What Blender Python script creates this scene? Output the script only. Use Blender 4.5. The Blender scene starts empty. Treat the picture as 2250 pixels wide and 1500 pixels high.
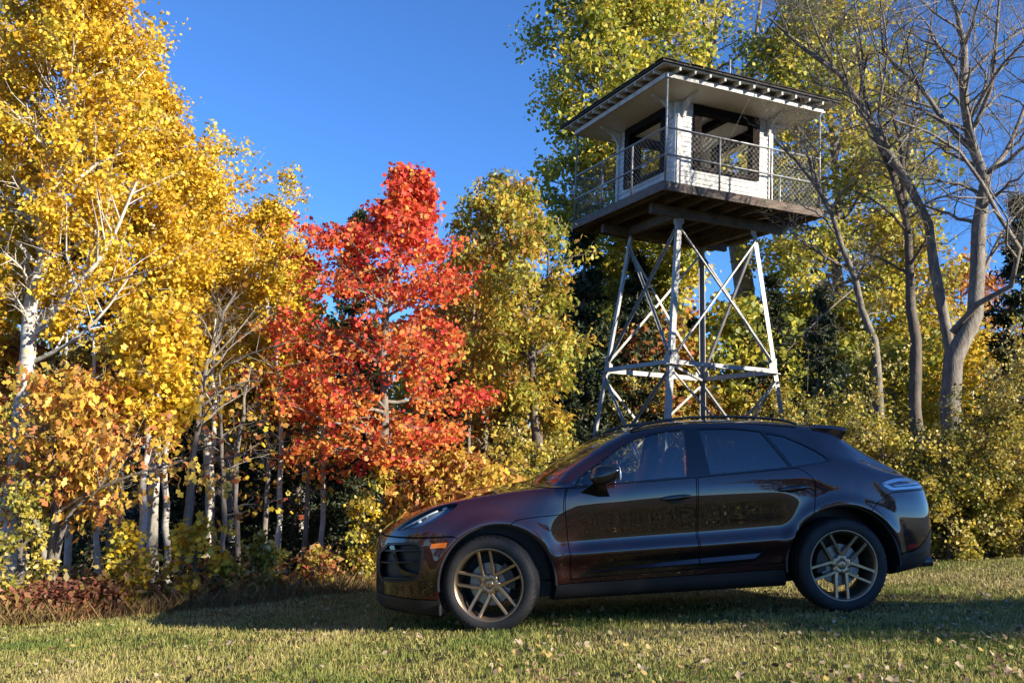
import bpy, bmesh, math, random
import numpy as np
from mathutils import Vector, Matrix
from mathutils.bvhtree import BVHTree

scene = bpy.context.scene
col = scene.collection

# ---------------------------------------------------------------- camera
PITCH, ROLL, FPX = 0.12245, 0.043645, 2072.7
_cp, _sp = math.cos(PITCH), math.sin(PITCH)
_cr, _sr = math.cos(ROLL), math.sin(ROLL)
_F = Vector((0, _cp, _sp))
_X0, _U0 = Vector((1, 0, 0)), Vector((0, -_sp, _cp))
_R = _X0 * _cr + _U0 * _sr
_U = _U0 * _cr - _X0 * _sr
cam_d = bpy.data.cameras.new('camera')
cam = bpy.data.objects.new('camera', cam_d)
col.objects.link(cam)
cam.matrix_world = Matrix(((_R.x, _U.x, -_F.x, 0), (_R.y, _U.y, -_F.y, 0), (_R.z, _U.z, -_F.z, 0), (0, 0, 0, 1)))
cam_d.sensor_width = 36
cam_d.lens = FPX / 2250 * 36
cam_d.clip_start, cam_d.clip_end = 0.1, 3000
scene.camera = cam

# ---------------------------------------------------------------- sky, sun, exposure
SUN_EL = math.radians(22)
SUN_AZ = math.radians(-30)          # direction to the sun in the x,y plane, measured from +x
SUN_DIR = Vector((math.cos(SUN_AZ) * math.cos(SUN_EL), math.sin(SUN_AZ) * math.cos(SUN_EL), math.sin(SUN_EL)))
world = bpy.data.worlds.new('World')
scene.world = world
world.use_nodes = True
wn = world.node_tree
sky = wn.nodes.new('ShaderNodeTexSky')
sky.sky_type = 'NISHITA'
sky.sun_disc = False
sky.sun_elevation = SUN_EL
sky.sun_rotation = math.atan2(SUN_DIR.x, SUN_DIR.y)
sky.altitude = 300
sky.air_density = 0.85
sky.dust_density = 0.0
sky.ozone_density = 10.0
wn.links.new(sky.outputs[0], wn.nodes['Background'].inputs[0])
wn.nodes['Background'].inputs[1].default_value = 0.104
sun_d = bpy.data.lights.new('sun', 'SUN')
sun_d.energy = 5.0
sun_d.angle = math.radians(0.5)
sun_d.color = (1.0, 0.90, 0.74)
sun = bpy.data.objects.new('sun', sun_d)
sun.rotation_euler = (-SUN_DIR).to_track_quat('-Z', 'Y').to_euler()
sun.location = SUN_DIR * 60
col.objects.link(sun)
scene.view_settings.view_transform = 'Standard'
scene.view_settings.look = 'None'
scene.view_settings.exposure = 1.3
scene.view_settings.gamma = 1.0
scene.render.engine = 'CYCLES'
scene.cycles.max_bounces = 7
scene.cycles.transparent_max_bounces = 12
scene.cycles.diffuse_bounces = 3
scene.cycles.glossy_bounces = 4
scene.cycles.transmission_bounces = 5
scene.cycles.caustics_reflective = False
scene.cycles.caustics_refractive = False
scene.cycles.use_denoising = True

# ---------------------------------------------------------------- the lie of the land
def ground_z(x, y):
    z = -1.33 + 0.086 * (x + 0.11)
    z = np.where(x > 9, -1.33 + 0.086 * 9.11 + 0.02 * (x - 9), z)
    z = np.where(x < -8, -1.33 - 0.086 * 7.89 + 0.02 * (x + 8), z)
    yy = np.clip(y, -40, 24)
    z = z - 0.05 * (np.maximum(yy, 4) - 7.4) + 0.01 * (np.maximum(yy, 4) - yy)
    z = z + 0.015 * np.sin(x * 0.9 + 1.0) * np.cos(y * 0.7)
    return z
def gz(x, y): return float(ground_z(np.float64(x), np.float64(y)))
_Rn = np.array([list(_R), list(-_U), list(_F)])
def ray(px, py):
    """direction through a point of the photograph, scaled to one metre of depth (y)"""
    d = np.array([(px - 1125) / FPX, (py - 750) / FPX, 1.0]) @ _Rn
    return d / d[1]
def W(px, py, y): return ray(px, py) * y
def spot(px, y):
    """ground point at depth y seen in column px"""
    py = 1200.0
    for _ in range(12):
        d = ray(px, py) * y
        g = gz(d[0], y)
        py -= (g - d[2]) * FPX / y
    return (float(d[0]), float(y), g)

# ---------------------------------------------------------------- helpers
def tag(o, label=None, cat=None, group=None, kind=None):
    if label: o['label'] = label
    if cat: o['category'] = cat
    if group: o['group'] = group
    if kind: o['kind'] = kind
    return o
def empty(name, loc=(0, 0, 0), rot=(0, 0, 0), parent=None):
    o = bpy.data.objects.new(name, None)
    o.location = loc; o.rotation_euler = rot
    o.empty_display_size = 0.1
    col.objects.link(o)
    if parent: o.parent = parent
    return o
def link(name, me, mat=None, parent=None):
    o = bpy.data.objects.new(name, me)
    if mat:
        if len(me.materials) == 0: me.materials.append(mat)
        elif me.materials[0] is None: me.materials[0] = mat
    col.objects.link(o)
    if parent: o.parent = parent
    return o
def copy_tree(o, parent=None):
    c = o.copy(); col.objects.link(c); c.parent = parent
    for ch in list(o.children): copy_tree(ch, c)
    return c
def np_mesh(name, V, loops, starts, totals, smooth=False):
    me = bpy.data.meshes.new(name)
    V = np.asarray(V, np.float32); loops = np.asarray(loops, np.int32)
    me.vertices.add(len(V)); me.vertices.foreach_set('co', V.ravel())
    me.loops.add(len(loops)); me.loops.foreach_set('vertex_index', loops)
    me.polygons.add(len(starts)); me.polygons.foreach_set('loop_start', np.asarray(starts, np.int32))
    if smooth: me.polygons.foreach_set('use_smooth', np.ones(len(starts), bool))
    me.update(calc_edges=True)
    return me
class MB:
    """collects boxes, bars, tubes and lathes and links them as one mesh object"""
    def __init__(s): s.v = []; s.f = []; s.sm = []
    def add(s, V, F, smooth=False):
        n = len(s.v)
        s.v += [tuple(map(float, p)) for p in V]
        s.f += [[i + n for i in f] for f in F]; s.sm += [smooth] * len(F)
        return s
    def box(s, c, d, M=None):
        V = [(c[0] + sx * d[0] / 2, c[1] + sy * d[1] / 2, c[2] + sz * d[2] / 2) for sz in (-1, 1) for sx, sy in ((-1, -1), (1, -1), (1, 1), (-1, 1))]
        if M is not None: V = [M @ Vector(p) for p in V]
        return s.add(V, [(3, 2, 1, 0), (4, 5, 6, 7), (0, 1, 5, 4), (1, 2, 6, 5), (2, 3, 7, 6), (3, 0, 4, 7)])
    def bar(s, a, b, w, h, up=(0, 0, 1), prof=None):
        """bar of section w x h (or polygon prof) from a to b"""
        a, b = Vector(a), Vector(b); d = (b - a).normalized(); u = Vector(up)
        x = d.cross(u); x = x.normalized() if x.length > 1e-6 else d.orthogonal().normalized()
        z = x.cross(d)
        P = prof or [(-w / 2, -h / 2), (w / 2, -h / 2), (w / 2, h / 2), (-w / 2, h / 2)]
        n = len(P)
        V = [a + x * p + z * q for p, q in P] + [b + x * p + z * q for p, q in P]
        F = [list(range(n)), list(range(2 * n - 1, n - 1, -1))] + [(i, i + n, (i + 1) % n + n, (i + 1) % n) for i in range(n)]
        return s.add(V, F)
    def tube(s, pts, r, n=8, cap=True):
        pts = [Vector(p) for p in pts]; m = len(pts)
        rr = [r] * m if not hasattr(r, '__len__') else r
        V = []; x = None
        for i, p in enumerate(pts):
            d = (pts[min(i + 1, m - 1)] - pts[max(i - 1, 0)]).normalized()
            x = d.orthogonal().normalized() if x is None else (x - d * x.dot(d)).normalized()
            y = d.cross(x)
            V += [p + (x * math.cos(t) + y * math.sin(t)) * rr[i] for t in (2 * math.pi * k / n for k in range(n))]
        F = [(i * n + k, i * n + (k + 1) % n, (i + 1) * n + (k + 1) % n, (i + 1) * n + k) for i in range(m - 1) for k in range(n)]
        s.add(V, F, True)
        if cap:
            o = len(s.v) - len(V)
            s.f += [[o + k for k in range(n - 1, -1, -1)], [o + (m - 1) * n + k for k in range(n)]]; s.sm += [False, False]
        return s
    def lathe(s, prof, n=48, smooth=True, closed=False):
        """profile (radius, y) turned round the y axis"""
        m = len(prof)
        V = [(r * math.cos(t), y, r * math.sin(t)) for r, y in prof for t in (2 * math.pi * k / n for k in range(n))]
        F = [(i * n + k, i * n + (k + 1) % n, ((i + 1) % m) * n + (k + 1) % n, ((i + 1) % m) * n + k) for i in range(m if closed else m - 1) for k in range(n)]
        return s.add(V, F, smooth)
    def ellipsoid(s, c, d, nu=20, nv=12, e=1.0):
        V = []
        for j in range(nv + 1):
            a = -math.pi / 2 + math.pi * j / nv
            for i in range(nu):
                t = 2 * math.pi * i / nu
                pw = lambda q: math.copysign(abs(q) ** e, q)
                V.append((c[0] + d[0] * pw(math.cos(a)) * pw(math.cos(t)), c[1] + d[1] * pw(math.cos(a)) * pw(math.sin(t)), c[2] + d[2] * pw(math.sin(a))))
        F = [(j * nu + i, j * nu + (i + 1) % nu, (j + 1) * nu + (i + 1) % nu, (j + 1) * nu + i) for j in range(nv) for i in range(nu)]
        return s.add(V, F, True)
    def mesh(s, name, bevel=0):
        me = bpy.data.meshes.new(name)
        me.from_pydata(s.v, [], s.f)
        me.polygons.foreach_set('use_smooth', s.sm)
        me.update()
        if bevel:
            bm = bmesh.new(); bm.from_mesh(me)
            bmesh.ops.bevel(bm, geom=bm.edges[:], offset=bevel, segments=1, affect='EDGES', clamp_overlap=True)
            bm.to_mesh(me); bm.free()
        return me
    def build(s, name, mat, parent=None, bevel=0): return link(name, s.mesh(name, bevel), mat, parent)

# ---------------------------------------------------------------- materials
def _set(b, **k):
    for n, v in k.items():
        n = n.replace('_', ' ')
        if n in b.inputs: b.inputs[n].default_value = v if not isinstance(v, tuple) or len(v) == 4 else (*v, 1)
def mat(name, base, rough=0.6, var=0.0, scale=6.0, bump=0.0, bscale=40.0, second=None, stretch=(1, 1, 1), **k):
    """principled material whose colour wanders between base and second (procedural noise), with fine relief"""
    m = bpy.data.materials.new(name); m.use_nodes = True
    nt = m.node_tree; b = nt.nodes['Principled BSDF']
    _set(b, Base_Color=base, Roughness=rough, **k)
    tc = nt.nodes.new('ShaderNodeTexCoord')
    mp = nt.nodes.new('ShaderNodeMapping'); mp.inputs['Scale'].default_value = stretch
    nt.links.new(tc.outputs['Object'], mp.inputs[0])
    if var or second:
        nz = nt.nodes.new('ShaderNodeTexNoise'); nz.inputs['Scale'].default_value = scale; nz.inputs['Detail'].default_value = 6; nz.inputs['Roughness'].default_value = 0.65
        nt.links.new(mp.outputs[0], nz.inputs['Vector'])
        rp = nt.nodes.new('ShaderNodeValToRGB')
        s2 = second or tuple(c * (1 - var) for c in base)
        rp.color_ramp.elements[0].position = 0.32; rp.color_ramp.elements[0].color = (*s2, 1)
        rp.color_ramp.elements[1].position = 0.68; rp.color_ramp.elements[1].color = (*tuple(min(1, c * (1 + var * .5)) for c in base), 1)
        nt.links.new(nz.outputs[0], rp.inputs[0]); nt.links.new(rp.outputs[0], b.inputs['Base Color'])
    if bump:
        n2 = nt.nodes.new('ShaderNodeTexNoise'); n2.inputs['Scale'].default_value = bscale; n2.inputs['Detail'].default_value = 5
        nt.links.new(mp.outputs[0], n2.inputs['Vector'])
        bp = nt.nodes.new('ShaderNodeBump'); bp.inputs['Strength'].default_value = bump; bp.inputs['Distance'].default_value = 0.02
        nt.links.new(n2.outputs[0], bp.inputs['Height']); nt.links.new(bp.outputs[0], b.inputs['Normal'])
    return m
def leaf_mat(name, trans=0.42, rough=0.5, tint=(1, 1, 1)):
    """leaf: each face carries its own colour; light also comes through the blade"""
    m = bpy.data.materials.new(name); m.use_nodes = True
    nt = m.node_tree; b = nt.nodes['Principled BSDF']; out = nt.nodes['Material Output']
    at = nt.nodes.new('ShaderNodeAttribute'); at.attribute_name = 'col'
    nt.links.new(at.outputs['Color'], b.inputs['Base Color'])
    _set(b, Roughness=rough, Specular_IOR_Level=0.35)
    tr = nt.nodes.new('ShaderNodeBsdfTranslucent'); nt.links.new(at.outputs['Color'], tr.inputs[0])
    mx = nt.nodes.new('ShaderNodeMixShader'); mx.inputs[0].default_value = trans
    nt.links.new(b.outputs[0], mx.inputs[1]); nt.links.new(tr.outputs[0], mx.inputs[2]); nt.links.new(mx.outputs[0], out.inputs[0])
    return m
# ================================================================ the setting
def ground_material():
    m = bpy.data.materials.new('lawn_ground'); m.use_nodes = True
    nt = m.node_tree; b = nt.nodes['Principled BSDF']; _set(b, Roughness=0.95, Specular_IOR_Level=0.1)
    tc = nt.nodes.new('ShaderNodeTexCoord')
    n1 = nt.nodes.new('ShaderNodeTexNoise'); n1.inputs['Scale'].default_value = 1.1; n1.inputs['Detail'].default_value = 8; n1.inputs['Roughness'].default_value = .7
    n2 = nt.nodes.new('ShaderNodeTexNoise'); n2.inputs['Scale'].default_value = 22; n2.inputs['Detail'].default_value = 6
    r1 = nt.nodes.new('ShaderNodeValToRGB'); r2 = nt.nodes.new('ShaderNodeValToRGB')
    r1.color_ramp.elements[0].position = .35; r1.color_ramp.elements[0].color = (.05, .06, .018, 1)
    r1.color_ramp.elements[1].position = .7; r1.color_ramp.elements[1].color = (.14, .115, .05, 1)
    r2.color_ramp.elements[0].color = (.55, .52, .5, 1); r2.color_ramp.elements[1].color = (1.15, 1.1, 1.0, 1)
    nt.links.new(tc.outputs['Object'], n1.inputs['Vector']); nt.links.new(tc.outputs['Object'], n2.inputs['Vector'])
    nt.links.new(n1.outputs[0], r1.inputs[0]); nt.links.new(n2.outputs[0], r2.inputs[0])
    mx = nt.nodes.new('ShaderNodeMix'); mx.data_type = 'RGBA'; mx.blend_type = 'MULTIPLY'; mx.inputs[0].default_value = 1
    nt.links.new(r1.outputs[0], mx.inputs[6]); nt.links.new(r2.outputs[0], mx.inputs[7])
    # leaf mould in the wood: the ground itself turns brown there
    at = nt.nodes.new('ShaderNodeAttribute'); at.attribute_name = 'mould'
    m2 = nt.nodes.new('ShaderNodeMix'); m2.data_type = 'RGBA'
    nt.links.new(at.outputs['Fac'], m2.inputs[0]); nt.links.new(mx.outputs[2], m2.inputs[6]); m2.inputs[7].default_value = (.055, .034, .016, 1)
    nt.links.new(m2.outputs[2], b.inputs['Base Color'])
    bp = nt.nodes.new('ShaderNodeBump'); bp.inputs['Strength'].default_value = .6; bp.inputs['Distance'].default_value = .03
    nt.links.new(n2.outputs[0], bp.inputs['Height']); nt.links.new(bp.outputs[0], b.inputs['Normal'])
    return m
# edge of the wood: depth of the lawn's far side for each x
EDGE_X = [-60, -14, -6.5, -5.0, -3.4, -1.9, -.5, 2, 6, 8.5, 14, 60]
EDGE_Y = [6, 8.0, 9.3, 9.6, 10.4, 11.8, 12.6, 13.0, 12.9, 13.1, 13.5, 15]
def edge_y(x): return np.interp(x, EDGE_X, EDGE_Y)
def build_ground():
    def axis(lo, hi, step, far):
        a = np.arange(lo, hi + 1e-6, step)
        g = np.cumsum(step * 1.45 ** np.arange(1, 40)); g = g[g < far]
        return np.concatenate([(lo - g)[::-1], a, hi + g])
    xs = axis(-14, 16, .25, 1500); ys = axis(2, 26, .25, 1500)
    X, Y = np.meshgrid(xs, ys)
    Z = ground_z(X, Y)
    V = np.stack([X, Y, Z], -1).reshape(-1, 3); nx, ny = len(xs), len(ys)
    i, j = np.meshgrid(np.arange(nx - 1), np.arange(ny - 1)); a = (j * nx + i).ravel()
    loops = np.stack([a, a + 1, a + nx + 1, a + nx], 1).ravel()
    me = np_mesh('ground', V, loops, np.arange(len(a)) * 4, None, True)
    at = me.attributes.new('mould', 'FLOAT', 'POINT')
    mo = np.clip((V[:, 1] - edge_y(V[:, 0]) + .3) / .9, 0, 1)
    at.data.foreach_set('value', mo.astype(np.float32))
    return tag(link('ground', me, ground_material()), kind='structure')
build_ground()
m_grass = leaf_mat('grass_blade', .3, .6)
def value_noise(x, y, seed, s):
    rs = np.random.RandomState(seed); T = rs.rand(64, 64)
    x = x / s; y = y / s
    i, j = np.floor(x).astype(int), np.floor(y).astype(int); u, v = x - i, y - j
    u = u * u * (3 - 2 * u); v = v * v * (3 - 2 * v)
    g = lambda a, b: T[a % 64, b % 64]
    return (g(i, j) * (1 - u) + g(i + 1, j) * u) * (1 - v) + (g(i, j + 1) * (1 - u) + g(i + 1, j + 1) * u) * v
def in_view(x, y, m=.35):
    c = x / np.maximum(y, .1)
    return (c > -.60 - m / np.maximum(y, 1)) & (c < .60 + m / np.maximum(y, 1))
def blades(name, n, yfun, hmin, hmax, wid, pal, seed, lean=.5, clump=True, kind='stuff', maxtry=1):
    rs = np.random.RandomState(seed)
    x, y = yfun(rs, n)
    k = in_view(x, y)
    x, y = x[k], y[k]
    if clump:
        d = .5 * value_noise(x, y, seed + 1, .22) + .5 * value_noise(x, y, seed + 2, .06)
        k = rs.rand(len(x)) < np.clip(d * 1.9 - .25, .12, 1); x, y = x[k], y[k]
    z = ground_z(x, y); n = len(x)
    h = hmin + (hmax - hmin) * rs.rand(n) ** 1.6
    h *= .75 + .5 * value_noise(x, y, seed + 3, .5)
    a = rs.rand(n) * 2 * np.pi; b = rs.rand(n) * 2 * np.pi; ln = lean * rs.rand(n) * h
    w = wid * (.6 + .8 * rs.rand(n))
    P = np.stack([x, y, z - .004], 1)
    s = np.stack([np.cos(a), np.sin(a), 0 * a], 1) * w[:, None]
    t = np.stack([np.cos(b) * ln, np.sin(b) * ln, h], 1)
    V = np.stack([P - s, P + s, P + t * .55 + s * .7 + np.stack([0 * h, 0 * h, .06 * h], 1), P + t], 1).reshape(-1, 3)
    q = np.arange(n) * 4
    loops = np.stack([q, q + 1, q + 2, q, q + 2, q + 3], 1).ravel()
    me = np_mesh(name, V, loops, np.arange(2 * n) * 3, None)
    pal = np.array(pal); dry = np.clip(value_noise(x, y, seed + 5, 1.3) * .85 + .4 * value_noise(x, y, seed + 6, .3) + .45 * (rs.rand(n) - .5), 0, .999)
    f = dry * (len(pal) - 1); i0 = f.astype(int); c = pal[i0] * (1 - (f - i0))[:, None] + pal[i0 + 1] * (f - i0)[:, None]
    c = c * (.75 + .5 * rs.rand(n))[:, None]
    C = np.ones((2 * n, 4), np.float32); C[:, :3] = np.repeat(c, 2, 0)
    at = me.attributes.new('col', 'FLOAT_COLOR', 'FACE'); at.data.foreach_set('color', C.ravel())
    return link(name, me, m_grass)
GRASS_PAL = [(.085, .14, .025), (.15, .20, .035), (.27, .27, .065), (.40, .34, .11), (.46, .38, .17)]
def lawn_pts(rs, n):
    u = rs.rand(n); y = 4.0 * (13.2 / 4.0) ** u           # even on the picture rather than on the ground
    x = (rs.rand(n) * 1.34 - .67) * y
    k = y < edge_y(x) + .25
    return x[k], y[k]
tag(blades('grass', 400000, lawn_pts, 0.016, .050, .0030, GRASS_PAL, 5, .8), 'short lawn grass with dry yellow patches', 'grass', kind='stuff')
FRINGE_PAL = [(.15, .085, .03), (.22, .14, .05), (.30, .20, .08), (.12, .10, .03), (.20, .11, .045)]
def fringe_pts(rs, n):
    x = rs.rand(n) * 20 - 9; y = edge_y(x) + (rs.rand(n) ** 1.5) * 1.5 - .35
    return x, y
tag(blades('dry_grass', 52000, fringe_pts, .05, .26, .004, FRINGE_PAL, 15, 1.0), 'tan dry grass along the edge of the wood', 'grass', kind='stuff')
# ================================================================ the car
def pchip(xs, ys):
    xs = np.asarray(xs, float); ys = np.asarray(ys, float)
    h = np.diff(xs); d = np.diff(ys) / h; m = np.zeros(len(xs))
    m[0], m[-1] = d[0], d[-1]
    for i in range(1, len(xs) - 1):
        if d[i - 1] * d[i] > 0:
            w1, w2 = 2 * h[i] + h[i - 1], h[i] + 2 * h[i - 1]
            m[i] = (w1 + w2) / (w1 / d[i - 1] + w2 / d[i])
    def f(x):
        x = np.clip(np.asarray(x, float), xs[0], xs[-1])
        i = np.clip(np.searchsorted(xs, x) - 1, 0, len(h) - 1)
        t = (x - xs[i]) / h[i]
        return (ys[i] * (1 + 2 * t) * (1 - t) ** 2 + h[i] * m[i] * t * (1 - t) ** 2 + ys[i + 1] * t * t * (3 - 2 * t) + h[i] * m[i + 1] * t * t * (t - 1))
    return f
def tab(s):
    a = [tuple(map(float, q.split(':'))) for q in s.split()]
    return pchip([p[0] for p in a], [p[1] for p in a])
c_w = tab('-.93:.20 -.915:.36 -.88:.50 -.80:.635 -.70:.745 -.58:.83 -.42:.895 -.25:.93 0:.95 .3:.945 .6:.935 1.2:.935 1.8:.94 2.3:.95 2.6:.96 2.85:.962 3.1:.945 3.3:.905 3.45:.85 3.58:.775 3.68:.68 3.75:.57 3.79:.44 3.81:.28')
c_zb = tab('-.93:.22 -.85:.17 -.7:.15 -.4:.135 0:.19 .45:.215 2.3:.225 2.8:.23 3.2:.255 3.5:.28 3.68:.295 3.75:.34 3.81:.42')
c_zc = tab('-.93:.60 -.91:.66 -.88:.71 -.82:.755 -.74:.815 -.66:.865 -.58:.905 -.5:.94 -.42:.968 -.28:1.0 -.1:1.03 .1:1.052 .36:1.072 .5:1.08 .68:1.085 .9:1.095 1.2:1.108 1.65:1.124 2.1:1.146 2.5:1.165 2.65:1.172 2.8:1.172 2.95:1.155 3.1:1.122 3.25:1.082 3.4:1.045 3.52:1.018 3.62:.99 3.7:.96 3.76:.92 3.81:.84')
c_cy = tab('-.93:.16 -.88:.42 -.82:.53 -.74:.62 -.66:.685 -.5:.765 -.3:.815 0:.845 .36:.868 .5:.885 .68:.895 .9:.90 2.1:.905 2.5:.895 2.7:.885 2.9:.872 3.1:.85 3.3:.81 3.45:.765 3.58:.70 3.7:.58 3.76:.45 3.81:.22')
c_zt = tab('-.93:.64 -.91:.71 -.88:.755 -.824:.80 -.739:.857 -.64:.908 -.541:.945 -.435:.975 -.329:.998 -.187:1.024 0:1.053 .17:1.073 .3:1.085 .36:1.096 .45:1.142 .51:1.178 .68:1.28 .8:1.345 .98:1.44 1.2:1.52 1.4:1.562 1.6:1.582 1.8:1.592 2.05:1.59 2.3:1.572 2.55:1.546 2.8:1.512 2.95:1.485 3.05:1.45 3.15:1.39 3.3:1.295 3.5:1.168 3.62:1.083 3.69:1.022 3.76:.95 3.81:.86')
c_y10 = tab('-.93:.13 -.74:.53 -.5:.68 -.3:.73 0:.755 .36:.80 .51:.80 .62:.80 .68:.79 .735:.785 .886:.765 1.06:.742 1.2:.722 1.4:.706 1.7:.70 2.3:.70 2.47:.71 2.6:.715 2.8:.735 3.0:.725 3.25:.69 3.4:.66 3.52:.63 3.62:.58 3.7:.48 3.76:.36 3.81:.16')
c_z10 = tab('-.93:.62 -.88:.735 -.82:.779 -.74:.836 -.66:.885 -.5:.956 -.3:1.007 0:1.042 .36:1.083 .51:1.09 .62:1.102 .68:1.132 .735:1.175 .886:1.278 1.06:1.386 1.2:1.45 1.4:1.50 1.7:1.523 2.0:1.518 2.3:1.48 2.47:1.435 2.6:1.395 2.8:1.335 3.0:1.258 3.25:1.135 3.4:1.078 3.52:1.04 3.62:1.01 3.7:.98 3.76:.935 3.81:.848')
c_y11 = tab('-.93:.10 -.74:.42 -.5:.56 -.3:.60 0:.62 .36:.70 .51:.72 .68:.71 .886:.68 1.06:.652 1.2:.632 1.4:.62 1.7:.61 2.0:.605 2.3:.60 2.8:.605 2.95:.60 3.05:.575 3.25:.56 3.4:.55 3.52:.53 3.62:.48 3.7:.40 3.76:.29 3.81:.12')
c_z11 = tab('-.93:.63 -.88:.748 -.82:.793 -.74:.849 -.66:.897 -.5:.958 -.3:1.008 0:1.046 .36:1.091 .51:1.106 .68:1.215 .886:1.348 1.06:1.446 1.2:1.503 1.4:1.54 1.7:1.561 2.0:1.558 2.3:1.541 2.6:1.503 2.8:1.468 2.95:1.43 3.05:1.355 3.25:1.22 3.4:1.14 3.52:1.075 3.62:1.032 3.7:1.0 3.76:.945 3.81:.855')
def sstep(a, b, x): t = np.clip((x - a) / (b - a), 0, 1); return t * t * (3 - 2 * t)
ARCH = ((0.04, 0.375, 0.462), (2.81, 0.375, 0.478))
NSUB = 6
def car_section(x):
    w, zb, zc = c_w(x), c_zb(x), c_zc(x)
    D = sstep(.32, .75, x) * (1 - sstep(2.25, 2.62, x))
    k = np.minimum(1, w / .7)
    s = zc - zb
    o = lambda a, d: w - k * (a * (1 - D) + d * D)
    pts = [(0 * x, zb), (.55 * w, zb), (w - .11 * k, zb + .015), (o(.05, .065), zb + .157 * s), (o(.028, .048), zb + .28 * s), (o(.006, -.002), zb + .405 * s),
           (o(0, .036), zb + .50 * s), (o(.002, .026), zb + .65 * s), (o(.022, .012), zb + .815 * s), (c_cy(x), zc),
           (c_y10(x), c_z10(x)), (c_y11(x), c_z11(x)), (.58 * c_y11(x), c_z11(x) + .75 * (c_zt(x) - c_z11(x))), (0 * x, c_zt(x))]
    P = np.array(pts)            # 14 x 2
    Q = np.vstack([[-P[1, 0], P[1, 1]], P, [-P[-2, 0], P[-2, 1]]])
    out = []
    for i in range(1, len(Q) - 2):
        p0, p1, p2, p3 = Q[i - 1], Q[i], Q[i + 1], Q[i + 2]
        # non-uniform Catmull-Rom keeps the section from overshooting between uneven points
        d1 = max(np.linalg.norm(p1 - p0), 1e-4) ** .5; d2 = max(np.linalg.norm(p2 - p1), 1e-4) ** .5; d3 = max(np.linalg.norm(p3 - p2), 1e-4) ** .5
        m1 = d2 * ((p1 - p0) / d1 - (p2 - p0) / (d1 + d2) + (p2 - p1) / d2)
        m2 = d2 * ((p2 - p1) / d2 - (p3 - p1) / (d2 + d3) + (p3 - p2) / d3)
        for j in range(NSUB):
            t = j / NSUB
            out.append(p1 * (1 + 2 * t) * (1 - t) ** 2 + m1 * t * (1 - t) ** 2 + p2 * t * t * (3 - 2 * t) + m2 * t * t * (t - 1))
    out.append(Q[-2])
    S = np.array(out)
    S[0, 0] = S[-1, 0] = 0
    for cx, cz, R in ARCH:       # flared wheel arches
        r = np.hypot(x - cx, S[:, 1] - cz)
        S[:, 0] += .024 * np.exp(-((r - R - .012) / .05) ** 2) * (S[:, 0] > .6) * sstep(.25, .45, S[:, 1])
    return S
def car_solid():
    xs = np.concatenate([[-.93, -.927, -.922, -.915, -.905], np.arange(-.89, 3.60, .0235), np.arange(3.61, 3.79, .012), [3.796, 3.803, 3.808, 3.81]])
    V = []; F = []; n = None
    for x in xs:
        S = car_section(x); N = len(S) - 1
        ring = [(x, -y, z) for y, z in S] + [(x, y, z) for y, z in S[N - 1:0:-1]]
        n = len(ring); V += ring
    m = len(xs)
    for i in range(m - 1):
        for k in range(n): F.append((i * n + k, i * n + (k + 1) % n, (i + 1) * n + (k + 1) % n, (i + 1) * n + k))
    for i, fl in ((0, True), (m - 1, False)):
        c = len(V); V.append(tuple(np.mean(V[i * n:(i + 1) * n], axis=0)))
        for k in range(n):
            a, b = i * n + k, i * n + (k + 1) % n
            F.append((c, b, a) if fl else (c, a, b))
    me = bpy.data.meshes.new('solid'); me.from_pydata(V, [], F); me.update()
    bm = bmesh.new(); bm.from_mesh(me); bmesh.ops.recalc_face_normals(bm, faces=bm.faces[:]); bm.to_mesh(me); bm.free()
    return me
def offset_mesh(me, d):
    m2 = me.copy(); n = len(me.vertices)
    co = np.zeros(n * 3); me.vertices.foreach_get('co', co)
    no = np.array([v.normal[:] for v in me.vertices]).ravel()
    m2.vertices.foreach_set('co', (co + no * d)); m2.update()
    return m2
def boolean(a, b, op):
    oa = bpy.data.objects.new('a', a); ob = bpy.data.objects.new('b', b)
    col.objects.link(oa); col.objects.link(ob)
    md = oa.modifiers.new('m', 'BOOLEAN'); md.object = ob; md.operation = op
    try: md.solver = 'MANIFOLD'
    except TypeError: md.solver = 'EXACT'
    dg = bpy.context.evaluated_depsgraph_get()
    me = bpy.data.meshes.new_from_object(oa.evaluated_get(dg))
    bpy.data.objects.remove(oa); bpy.data.objects.remove(ob)
    me.materials.clear()
    return me
def prism(poly, y0, y1):
    A = sum(poly[i][0] * poly[(i + 1) % len(poly)][1] - poly[(i + 1) % len(poly)][0] * poly[i][1] for i in range(len(poly)))
    if A < 0: poly = poly[::-1]
    n = len(poly)
    V = [(p[0], y0, p[1]) for p in poly] + [(p[0], y1, p[1]) for p in poly]
    F = [list(range(n)), list(range(2 * n - 1, n - 1, -1))] + [((i + 1) % n, i, i + n, (i + 1) % n + n) for i in range(n)]
    me = bpy.data.meshes.new('prism'); me.from_pydata(V, [], F)
    bm = bmesh.new(); bm.from_mesh(me); bmesh.ops.recalc_face_normals(bm, faces=bm.faces[:]); bmesh.ops.triangulate(bm, faces=bm.faces[:]); bm.to_mesh(me); bm.free()
    return me
def inset(poly, d):
    """polygon shrunk by d (grown if d < 0)"""
    n = len(poly); P = [Vector(p) for p in poly]
    A = sum(P[i].x * P[(i + 1) % n].y - P[(i + 1) % n].x * P[i].y for i in range(n))
    sg = 1 if A > 0 else -1
    out = []
    for i in range(n):
        a = (P[i] - P[i - 1]).normalized(); b = (P[(i + 1) % n] - P[i]).normalized()
        na, nb = Vector((-a.y, a.x)) * sg, Vector((-b.y, b.x)) * sg
        m = na + nb; m = m / max(m.length_squared / 2, .35) if m.length > 1e-6 else na
        out.append(tuple(P[i] + m * d))
    return out
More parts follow.
